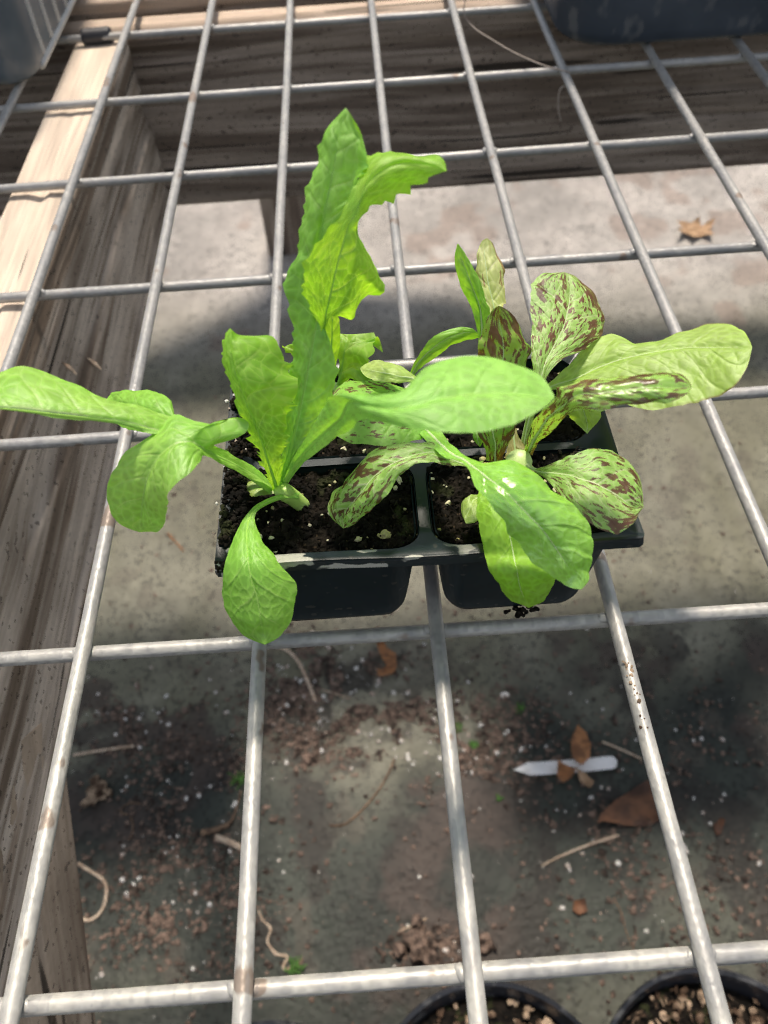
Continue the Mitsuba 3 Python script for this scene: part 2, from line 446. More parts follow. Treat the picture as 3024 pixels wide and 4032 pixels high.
leaf_mat('pale', leaf_fn((0.436, 0.650, 0.135), (0.561, 0.720, 0.215), (0.664, 0.780, 0.425), 0.05))
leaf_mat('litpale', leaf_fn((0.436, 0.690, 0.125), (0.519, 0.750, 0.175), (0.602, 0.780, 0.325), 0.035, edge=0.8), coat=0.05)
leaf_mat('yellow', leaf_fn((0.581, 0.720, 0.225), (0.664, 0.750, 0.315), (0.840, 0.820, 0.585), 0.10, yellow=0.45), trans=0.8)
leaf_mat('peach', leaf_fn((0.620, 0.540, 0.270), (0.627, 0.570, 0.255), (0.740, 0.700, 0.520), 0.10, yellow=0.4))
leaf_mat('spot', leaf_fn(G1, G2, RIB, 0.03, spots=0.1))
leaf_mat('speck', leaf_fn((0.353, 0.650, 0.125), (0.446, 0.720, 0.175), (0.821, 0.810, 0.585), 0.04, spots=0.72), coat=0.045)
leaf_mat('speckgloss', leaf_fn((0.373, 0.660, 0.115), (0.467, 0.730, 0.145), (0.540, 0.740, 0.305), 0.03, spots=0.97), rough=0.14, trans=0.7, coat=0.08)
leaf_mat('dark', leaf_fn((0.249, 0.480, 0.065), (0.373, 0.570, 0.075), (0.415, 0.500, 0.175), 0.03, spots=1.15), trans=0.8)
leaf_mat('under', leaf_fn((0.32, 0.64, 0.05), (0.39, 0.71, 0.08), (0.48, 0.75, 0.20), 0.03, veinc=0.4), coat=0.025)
scene['mat_rib'] = {'type': 'principledthin', 'base_color': {'type': 'rgb', 'value': [0.42, 0.70, 0.14]}, 'roughness': 0.4, 'diff_trans': 0.6, 'eta': 1.4}
scene['mat_rib_white'] = {'type': 'principledthin', 'base_color': {'type': 'rgb', 'value': [0.60, 0.74, 0.38]}, 'roughness': 0.4, 'diff_trans': 0.5, 'eta': 1.4}
scene['mat_stem'] = principled(proc(fleck((0.36, 0.55, 0.12), (0.46, 0.60, 0.22), 80.0)), rough=0.4, spec=0.5)

# ------------------------------------------------------------------ the setting: concrete floor
g = 40
lin = np.r_[-9, -4, np.linspace(-1.2, 1.8, g), 4, 9]
gx, gy = np.meshgrid(lin, lin + 0.6, indexing='ij')
gv = np.stack([gx, gy, 0.0035 * (meshkit.fbm(np.stack([gx * 3, gy * 3, gx * 0], -1), 2) - 0.5)], -1).reshape(-1, 3)
tag(obj('concrete_floor', (gv, tri(quads(len(lin), len(lin)))[:, ::-1] * 1), 'mat_floor', smooth=True), 'weathered concrete floor, bleached behind and dark with damp and moss in front', 'floor', kind='structure')


def floor_z(x, y):
    i = np.interp(x, lin, np.arange(len(lin)))
    from scipy.interpolate import RegularGridInterpolator
    return float(FZ([[x, y]])[0])


from scipy.interpolate import RegularGridInterpolator
FZ = RegularGridInterpolator((lin, lin + 0.6), gv[:, 2].reshape(len(lin), len(lin)), bounds_error=False, fill_value=0.0)


# ------------------------------------------------------------------ timber
def lumber(p0, p1, w, h, up, amp=0.0009, k=75.0, seed=0, n=220, round_=0.0035, stretch=2.4):
    """A rounded board from p0 to p1 with section w x h (h along up), its grain raised along the length."""
    p0, p1, up = np.array(p0, float), np.array(p1, float), np.array(up, float)
    t = p1 - p0; L = np.linalg.norm(t); t /= L
    side = np.cross(up, t); side /= np.linalg.norm(side); up = np.cross(t, side)
    out = rrect(w / 2, h / 2, round_, 5)
    # refine the outline
    q = []
    for a, b in zip(out, np.roll(out, -1, axis=0)):
        m = max(1, int(np.linalg.norm(b - a) / 0.0022))
        for i in range(m): q.append(a + (b - a) * i / m)
    q = np.array(q)
    nr = np.roll(q, -1, axis=0) - np.roll(q, 1, axis=0); nr = np.stack([nr[:, 1], -nr[:, 0]], 1); nr /= np.linalg.norm(nr, axis=1, keepdims=True)
    s = np.linspace(0, L, n)
    pos = np.broadcast_to(q[None], (n, len(q), 2))
    wv = (meshkit.fbm(np.stack([pos[..., 0] * 9, pos[..., 1] * 9, np.broadcast_to(s[:, None] * 3.5, pos.shape[:2])], -1), 2, seed) - 0.5) * 0.03
    g = meshkit.fbm(np.stack([(pos[..., 0] + wv) * k, (pos[..., 1] + wv) * k, np.broadcast_to(s[:, None] * stretch, pos.shape[:2])], -1), 3, seed)
    cr = meshkit.noise(np.stack([(pos[..., 0] + wv) * k * 1.1 + 9, (pos[..., 1] + wv) * k * 1.1, np.broadcast_to(s[:, None] * 1.1, pos.shape[:2])], -1), seed + 5)
    d = amp * 2 * (g - 0.5) - amp * 2.2 * np.clip((cr - 0.72) / 0.1, 0, 1)
    q3 = pos + nr[None] * d[..., None]
    v = p0 + s[:, None, None] * t + q3[..., :1] * side + q3[..., 1:] * up
    m = len(q)
    f = tri(quads(n, m, True))
    vv = v.reshape(-1, 3); kk = len(vv)
    vv = np.vstack([vv, v[0].mean(0), v[-1].mean(0)])
    j = np.arange(m)
    f = np.vstack([f, np.stack([np.full(m, kk), (j + 1) % m, j], 1), np.stack([np.full(m, kk + 1), kk - m + j, kk - m + (j + 1) % m], 1)])
    return vv, f


ZT = H - 0.0072          # timber tops, just under the cross wires
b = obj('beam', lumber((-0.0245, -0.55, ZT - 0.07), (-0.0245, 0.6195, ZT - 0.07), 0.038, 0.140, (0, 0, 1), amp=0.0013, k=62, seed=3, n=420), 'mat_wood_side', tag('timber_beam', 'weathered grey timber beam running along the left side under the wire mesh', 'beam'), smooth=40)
for (x, y, z) in [[-0.0055, 0.30369, 0.64792], [-0.0055, 0.33457, 0.62307]]:
    sp = tube([(x - 0.002, y + 0.003, z + 0.004), (x + 0.002, y + 0.001, z + 0.001), (x + 0.0055, y - 0.002, z - 0.002)], [0.0002, 0.0016, 0.0004], 6, n=8, flat=0.5)
    obj('splinter', sp, 'mat_straw', 'timber_beam', smooth=True)
k = tag('timber_beam_001', 'rear timber crossbeam with grooved dark face and pale sunlit top', 'beam')
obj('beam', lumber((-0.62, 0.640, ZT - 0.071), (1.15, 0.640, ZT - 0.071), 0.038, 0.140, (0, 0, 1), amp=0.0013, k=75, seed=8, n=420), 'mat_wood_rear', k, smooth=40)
scene['timber_beam_001'] = scene.pop('timber_beam_001__beam'); scene['timber_beam_002'] = None
del scene['timber_beam_002']
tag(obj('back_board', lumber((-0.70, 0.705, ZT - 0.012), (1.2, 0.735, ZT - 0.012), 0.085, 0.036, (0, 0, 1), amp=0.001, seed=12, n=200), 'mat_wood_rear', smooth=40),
    'grey weathered board lying behind the rear crossbeam at the top left', 'board')
tag(obj('timber_post', lumber((0.010, 1.385, 0.0), (0.010, 1.385, H - 0.02), 0.089, 0.089, (0, 1, 0), amp=0.001, seed=15, n=120), 'mat_wood_post', smooth=40),
    'dark square timber leg standing on the floor behind the rear crossbeam', 'post')
br0, br1 = np.array([-0.0245, 0.10873, 0.60392]), np.array([-0.0245, -0.24953, 0.26234])
tag(obj('timber_brace', lumber(br0, br1, 0.038, 0.089, (0, -s2, s2), amp=0.001, k=60, seed=19, n=160), 'mat_wood_brace', smooth=40),
    'slanting brown timber brace below the left beam at the lower left', 'brace')
# board added out of sight behind the rear beam, shaped to shade the floor
br = Polygon([(-0.36, 1.19), (1.74, 1.13), (1.74, 1.25), (0.62, 1.33), (0.46, 1.30), (0.36, 1.44), (0.06, 1.49), (-0.04, 1.49), (-0.11, 1.43), (-0.24, 1.34), (-0.36, 1.32)])
m = trimesh.creation.extrude_polygon(br, 0.02, engine='earcut'); m.apply_translation([0, 0, H - 0.045])
tag(obj('shade_board', (np.array(m.vertices), np.array(m.faces)), 'mat_wood_rear'), 'unseen board added behind the rear crossbeam to shade the floor', 'board')

# ------------------------------------------------------------------ wire bench top
WR = 0.00255
grid = thing('wire_grid', 'galvanised welded wire mesh bench top of grey rods', 'wire mesh')
LONG = [[(-0.24, -0.14), (-0.24, 0), (-0.24, 0.15), (-0.24, 0.3), (-0.24, 0.45), (-0.24, 0.62), (-0.24, 0.9), (-0.24, 1.38)], [(-0.18, -0.14), (-0.18, 0), (-0.18, 0.15), (-0.18, 0.3), (-0.18, 0.45), (-0.18, 0.62), (-0.18, 0.9), (-0.18, 1.38)], [(-0.12, -0.14), (-0.12, 0), (-0.12, 0.15), (-0.12, 0.3), (-0.12, 0.45), (-0.12, 0.62), (-0.12, 0.9), (-0.12, 1.38)], [(-0.06, -0.14), (-0.06, 0), (-0.06, 0.15), (-0.06, 0.3), (-0.06, 0.45), (-0.06, 0.62), (-0.06, 0.9), (-0.06, 1.38)], [(-0.00132, -0.14), (-0.0012, 0), (-0.00082, 0.15), (-0.00044, 0.3), (-7e-05, 0.45), (0.00036, 0.62), (0.00056, 0.9), (0.00056, 1.38)], [(0.0597, -0.14), (0.05974, 0), (0.05987, 0.15), (0.06, 0.3), (0.06013, 0.45), (0.06027, 0.62), (0.06034, 0.9), (0.06034, 1.38)], [(0.11999, -0.14), (0.12, 0), (0.12004, 0.15), (0.12009, 0.3), (0.12013, 0.45), (0.12017, 0.62), (0.12019, 0.9), (0.12019, 1.38)], [(0.1798, -0.14), (0.17987, 0), (0.18009, 0.15), (0.18032, 0.3), (0.18054, 0.45), (0.18079, 0.62), (0.18091, 0.9), (0.18091, 1.38)], [(0.24015, -0.14), (0.24012, 0), (0.24004, 0.15), (0.23996, 0.3), (0.23988, 0.45), (0.23978, 0.62), (0.23974, 0.9), (0.23974, 1.38)], [(0.30047, -0.14), (0.30039, 0), (0.30017, 0.15), (0.29994, 0.3), (0.29971, 0.45), (0.29945, 0.62), (0.29933, 0.9), (0.29933, 1.38)], [(0.36174, -0.14), (0.36159, 0), (0.36113, 0.15), (0.36066, 0.3), (0.3602, 0.45), (0.35967, 0.62), (0.35942, 0.9), (0.35942, 1.38)], [(0.42, -0.14), (0.42, 0), (0.42, 0.15), (0.42, 0.3), (0.42, 0.45), (0.42, 0.62), (0.42, 0.9), (0.42, 1.38)], [(0.48, -0.14), (0.48, 0), (0.48, 0.15), (0.48, 0.3), (0.48, 0.45), (0.48, 0.62), (0.48, 0.9), (0.48, 1.38)], [(0.54, -0.14), (0.54, 0), (0.54, 0.15), (0.54, 0.3), (0.54, 0.45), (0.54, 0.62), (0.54, 0.9), (0.54, 1.38)], [(0.6, -0.14), (0.6, 0), (0.6, 0.15), (0.6, 0.3), (0.6, 0.45), (0.6, 0.62), (0.6, 0.9), (0.6, 1.38)]]
CROSS = [[(-0.24, -0.10119), (-0.05, -0.10119), (0.15, -0.10119), (0.3, -0.10119), (0.6, -0.10119)], [(-0.24, -0.00265), (-0.05, -0.00153), (0.15, -0.00035), (0.3, 0.00053), (0.6, 0.0023)], [(-0.24, 0.10277), (-0.05, 0.10207), (0.15, 0.10133), (0.3, 0.10077), (0.6, 0.09966)], [(-0.24, 0.20246), (-0.05, 0.20246), (0.15, 0.20285), (0.3, 0.20327), (0.6, 0.20335)], [(-0.24, 0.30355), (-0.05, 0.30351), (0.15, 0.30347), (0.3, 0.30344), (0.6, 0.30338)], [(-0.24, 0.40511), (-0.05, 0.40629), (0.15, 0.40753), (0.3, 0.40846), (0.6, 0.41032)], [(-0.24, 0.50464), (-0.05, 0.50469), (0.15, 0.50475), (0.3, 0.50479), (0.6, 0.50487)], [(-0.24, 0.60783), (-0.05, 0.60757), (0.15, 0.60729), (0.3, 0.60708), (0.6, 0.60667)], [(-0.24, 0.70834), (-0.05, 0.70834), (0.15, 0.70834), (0.3, 0.70834), (0.6, 0.70834)], [(-0.24, 0.80954), (-0.05, 0.80954), (0.15, 0.80954), (0.3, 0.80954), (0.6, 0.80954)], [(-0.24, 0.91073), (-0.05, 0.91073), (0.15, 0.91073), (0.3, 0.91073), (0.6, 0.91073)], [(-0.24, 1.01192), (-0.05, 1.01192), (0.15, 1.01192), (0.3, 1.01192), (0.6, 1.01192)], [(-0.24, 1.11311), (-0.05, 1.11311), (0.15, 1.11311), (0.3, 1.11311), (0.6, 1.11311)], [(-0.24, 1.2143), (-0.05, 1.2143), (0.15, 1.2143), (0.3, 1.2143), (0.6, 1.2143)], [(-0.24, 1.3155), (-0.05, 1.3155), (0.15, 1.3155), (0.3, 1.3155), (0.6, 1.3155)]]
for i, pts in enumerate(LONG):
    p = np.array([(x, y, H + 0.0021) for x, y in pts])
    n = 150
    c = resample(p, n)
    c[:, 0] += 0.0004 * (meshkit.noise(np.stack([c[:, 1] * 14, c[:, 1] * 0 + i * 3.3, c[:, 1] * 0], -1), 2) - 0.5)
    obj('long_wire', tube(c, WR, 14, rough=0.00013, freq=420, seed=i), 'mat_zinc', grid, smooth=True)
for j, pts in enumerate(CROSS):
    p = np.array([(x, y, H - 0.0021) for x, y in pts])
    c = resample(p, 170)
    parts = [tube(c, WR, 14, rough=0.00013, freq=420, seed=50 + j)]
    for lw in LONG:            # weld fillets where the rods cross
        lw = np.array(lw)
        yy = np.interp(lw[:, 0].mean(), p[:, 0], p[:, 1])
        xx = np.interp(yy, lw[:, 1], lw[:, 0])
        yy = np.interp(xx, p[:, 0], p[:, 1])
        parts.append(lumps([(xx + s * 0.0026, yy, H - 0.0006) for s in (-1, 1)], [0.0021, 0.0019], 1, 0.8, 0.25, seed=int(j * 20 + xx * 900) % 9999))
    obj('cross_wire', cat_mesh(parts), 'mat_zinc', grid, smooth=True)
cl = np.array([-0.02334, 0.61013, 0.698])
tag(obj('clip_sleeve', tube([cl + (-0.0105, -0.0006, 0), cl + (-0.0095, -0.0006, 0), cl, cl + (0.0095, 0.0006, 0), cl + (0.0105, 0.0006, 0)], [0.0048, 0.0054, 0.0056, 0.0054, 0.0046], 16, n=20, rough=0.0002), 'mat_black_rubber', smooth=True),
    'short black rubber sleeve on the rearmost wire above the left beam', 'sleeve')

# ------------------------------------------------------------------ the seedling tray
X0, X1, Y0, Y1 = 0.1160, 0.2378, 0.0962, 0.1775
XM, YM, ZR = 0.1767, 0.1365, H + 0.0535
tray = thing('seedling_tray', 'dark green plastic four cell seedling tray standing on the wire mesh', 'seedling tray')
openings = []
cells = []
for a0, a1 in ((X0 + 0.0042, XM - 0.0017), (XM + 0.0017, X1 - 0.0042)):
    for b0, b1 in ((Y0 + 0.0035, YM - 0.0014), (YM + 0.0014, Y1 - 0.0035)):
        cells.append(((a0 + a1) / 2, (b0 + b1) / 2, (a1 - a0) / 2, (b1 - b0) / 2))
outer = Polygon(rrect((X1 - X0) / 2, (Y1 - Y0) / 2, 0.0015, 3) + ((X0 + X1) / 2, (Y0 + Y1) / 2))
RC = 0.0085
rim = outer
for cx, cy, w, d in cells:
    rim = rim.difference(Polygon(rrect(w, d, RC, 8) + (cx, cy)))
m = trimesh.creation.extrude_polygon(rim, 0.0010, engine='earcut')
m = m.subdivide_to_size(0.004)
v = np.array(m.vertices); v[:, 2] += ZR - 0.001
# the dividers sag a little below the rim, the front lip bows
def sag(v):
    inside = np.clip(np.minimum.reduce([(v[:, 0] - X0), (X1 - v[:, 0]), (v[:, 1] - Y0), (Y1 - v[:, 1])]) / 0.012, 0, 1)
    v[:, 2] -= 0.0040 * inside ** 2 * (3 - 2 * inside)
    v[:, 2] += 0.0011 * np.sin((v[:, 0] - X0) * 70) * np.clip((0.105 - v[:, 1]) / 0.008, 0, 1)
    return v
rim_parts = [(sag(v), np.array(m.faces))]
lip = []
for off, z in ((-0.0002, ZR - 0.0006), (0.0002, ZR - 0.0013), (0.0006, ZR - 0.0038), (-0.0003, ZR - 0.0038), (-0.0006, ZR - 0.0014)):
    r = rrect((X1 - X0) / 2 + off, (Y1 - Y0) / 2 + off, 0.0018, 3)
    q = []
    for a, b_ in zip(r, np.roll(r, -1, axis=0)):
        mm = max(1, int(np.linalg.norm(b_ - a) / 0.003))
        q += [a + (b_ - a) * i / mm for i in range(mm)]
    q = np.array(q) + ((X0 + X1) / 2, (Y0 + Y1) / 2)
    qq = np.column_stack([q, np.full(len(q), z)])
    qq[:, 2] += 0.0011 * np.sin((qq[:, 0] - X0) * 70) * np.clip((0.105 - qq[:, 1]) / 0.008, 0, 1)
    lip.append(qq)
mn = min(len(x) for x in lip)
base = np.linspace(0, 1, 220, endpoint=False)
def even(q):
    c = np.vstack([q, q[:1]]); s = np.r_[0, np.cumsum(np.linalg.norm(np.diff(c, axis=0), axis=1))]
    return np.stack([np.interp(base * s[-1], s, c[:, i]) for i in range(3)], 1)
rim_parts.append(loft([even(q) for q in lip]))
obj('rim', cat_mesh(rim_parts), 'mat_tray', tray, smooth=35)
ZB = H + 0.0056
for cx, cy, w, d in cells:
    rings = []
    prof = [(0, ZR - 0.0005), (0.0004, ZR - 0.004), (0.0015, ZR - 0.016), (0.0036, ZB + 0.012), (0.0046, ZB + 0.004), (0.0056, ZB + 0.0012), (0.0078, ZB)]
    for inset, z in prof:
        q = rrect(w - inset, d - inset * 0.75, RC - inset * 0.25, 8) + (cx, cy)
        r3 = np.column_stack([q, np.full(len(q), z)])
        if z > ZR - 0.002: r3 = sag(r3)
        rings.append(r3)
    inner = [np.column_stack([(r[:, :2] - (cx, cy)) * 0.965 + (cx, cy), r[:, 2] + (0.0012 if i > 2 else 0)]) for i, r in enumerate(rings)][::-1]
    ov, of = capped(rings)
    iv, jf = capped(inner[::-1])
    obj('cell', cat_mesh([(ov, of), (iv, jf)]), 'mat_tray_wall', tray, smooth=40)

# potting mix in each cell, crumbs on the left rim, perlite
SOILZ = ZR - 0.0070
for ci, (cx, cy, w, d) in enumerate(cells):
    n = 90
    a, b_ = np.meshgrid(np.linspace(-1, 1, n), np.linspace(-1, 1, n), indexing='ij')
    # square to rounded rectangle
    px, py = a * (w - 0.0007), b_ * (d - 0.0007)
    ex, ey = np.maximum(np.abs(px) - (w - RC), 0), np.maximum(np.abs(py) - (d - RC), 0)
    k = np.minimum(1, (RC - 0.0006) / np.maximum(np.hypot(ex, ey), 1e-9))
    px = np.sign(px) * (np.minimum(np.abs(px), w - RC) + ex * k); py = np.sign(py) * (np.minimum(np.abs(py), d - RC) + ey * k)
    P = np.stack([px + cx, py + cy, px * 0], -1)
    rise = 0.003 * meshkit.noise(P * 70, 3) + 0.0030 * (meshkit.fbm(P * 420, 3, ci) - 0.5) + 0.0016 * (meshkit.noise(P * 1400, ci) - 0.5)
    if cx < XM: rise += 0.0045 * np.clip((X0 + 0.016 - P[..., 0]) / 0.014, 0, 1)       # heaped against the left side
    P[..., 2] = SOILZ + rise
    parts = [(P.reshape(-1, 3), tri(quads(n, n)))]
    r = np.random.default_rng(20 + ci)
    m = 420
    i = r.integers(0, n * n, m)
    parts.append(lumps(P.reshape(-1, 3)[i] + (0, 0, 0.0003), r.uniform(0.0003, 0.0013, m), 0, 0.8, 0.6, seed=ci))
    for _ in range(26):
        c = P.reshape(-1, 3)[r.integers(0, n * n)] + (0, 0, 0.0008)
        an = r.uniform(0, 6.28); L = r.uniform(0.002, 0.006)
        parts.append(tube([c - (math.cos(an) * L / 2, math.sin(an) * L / 2, 0), c + (0, 0, 0.0006), c + (math.cos(an) * L / 2, math.sin(an) * L / 2, 0)], [0.0002, 0.00026, 0.0001], 4, n=5))
    tag(obj('potting_soil', cat_mesh(parts), 'mat_soil'), ('dark crumbly potting soil in the %s %s cell of the tray' % ('front' if cy < YM else 'back', 'left' if cx < XM else 'right')), 'soil', kind='stuff')
    m = 44
    i = r.integers(0, n * n, m)
    big = r.uniform(0.00025, 0.0007, m); big[:10] = r.uniform(0.0007, 0.0013, 10)
    tag(obj('perlite_grains', lumps(P.reshape(-1, 3)[i] + (0, 0, 0.0006), big, 1, 0.85, 0.55, seed=70 + ci), 'mat_perlite', smooth=50),
        'pale yellowish perlite grains on the soil of the %s %s cell' % ('front' if cy < YM else 'back', 'left' if cx < XM else 'right'), 'perlite', kind='stuff')
# soil spilled over the left rim
r = np.random.default_rng(5)
m = 1500
t = r.uniform(0, 1, m)
px = X0 + 0.0010 + r.uniform(0, 1, m) ** 0.9 * 0.0075; py = Y0 - 0.0012 + t * (Y1 - Y0 - 0.004)
pz = ZR + 0.0004 + r.uniform(0, 1, m) ** 2 * 0.0022 - 0.004 * np.clip((X0 - px) / 0.002, 0, 1)
kp = meshkit.fbm(np.column_stack([px * 160, py * 160, px * 0]), 2, 3) > 0.40
px, py, pz = px[kp], py[kp], pz[kp]; m = len(px)
tag(obj('soil_crumbs', lumps(np.stack([px, py, pz], 1), r.uniform(0.0002, 0.0009, m), 0, 0.8, 0.6, seed=9), 'mat_soil'),
    'dark soil crumbs spilled along the left rim of the tray', 'soil', kind='stuff')
r = np.random.default_rng(6)
m = 42
tag(obj('perlite_grains', lumps(np.stack([X0 + r.uniform(-0.001, 0.008, m), Y0 + r.uniform(0, Y1 - Y0, m), ZR + r.uniform(0.0003, 0.0014, m)], 1), r.uniform(0.0002, 0.0006, m), 1, 0.9, 0.5, seed=12), 'mat_pebble'),
    'tiny white perlite specks along the left rim of the tray', 'perlite', kind='stuff')

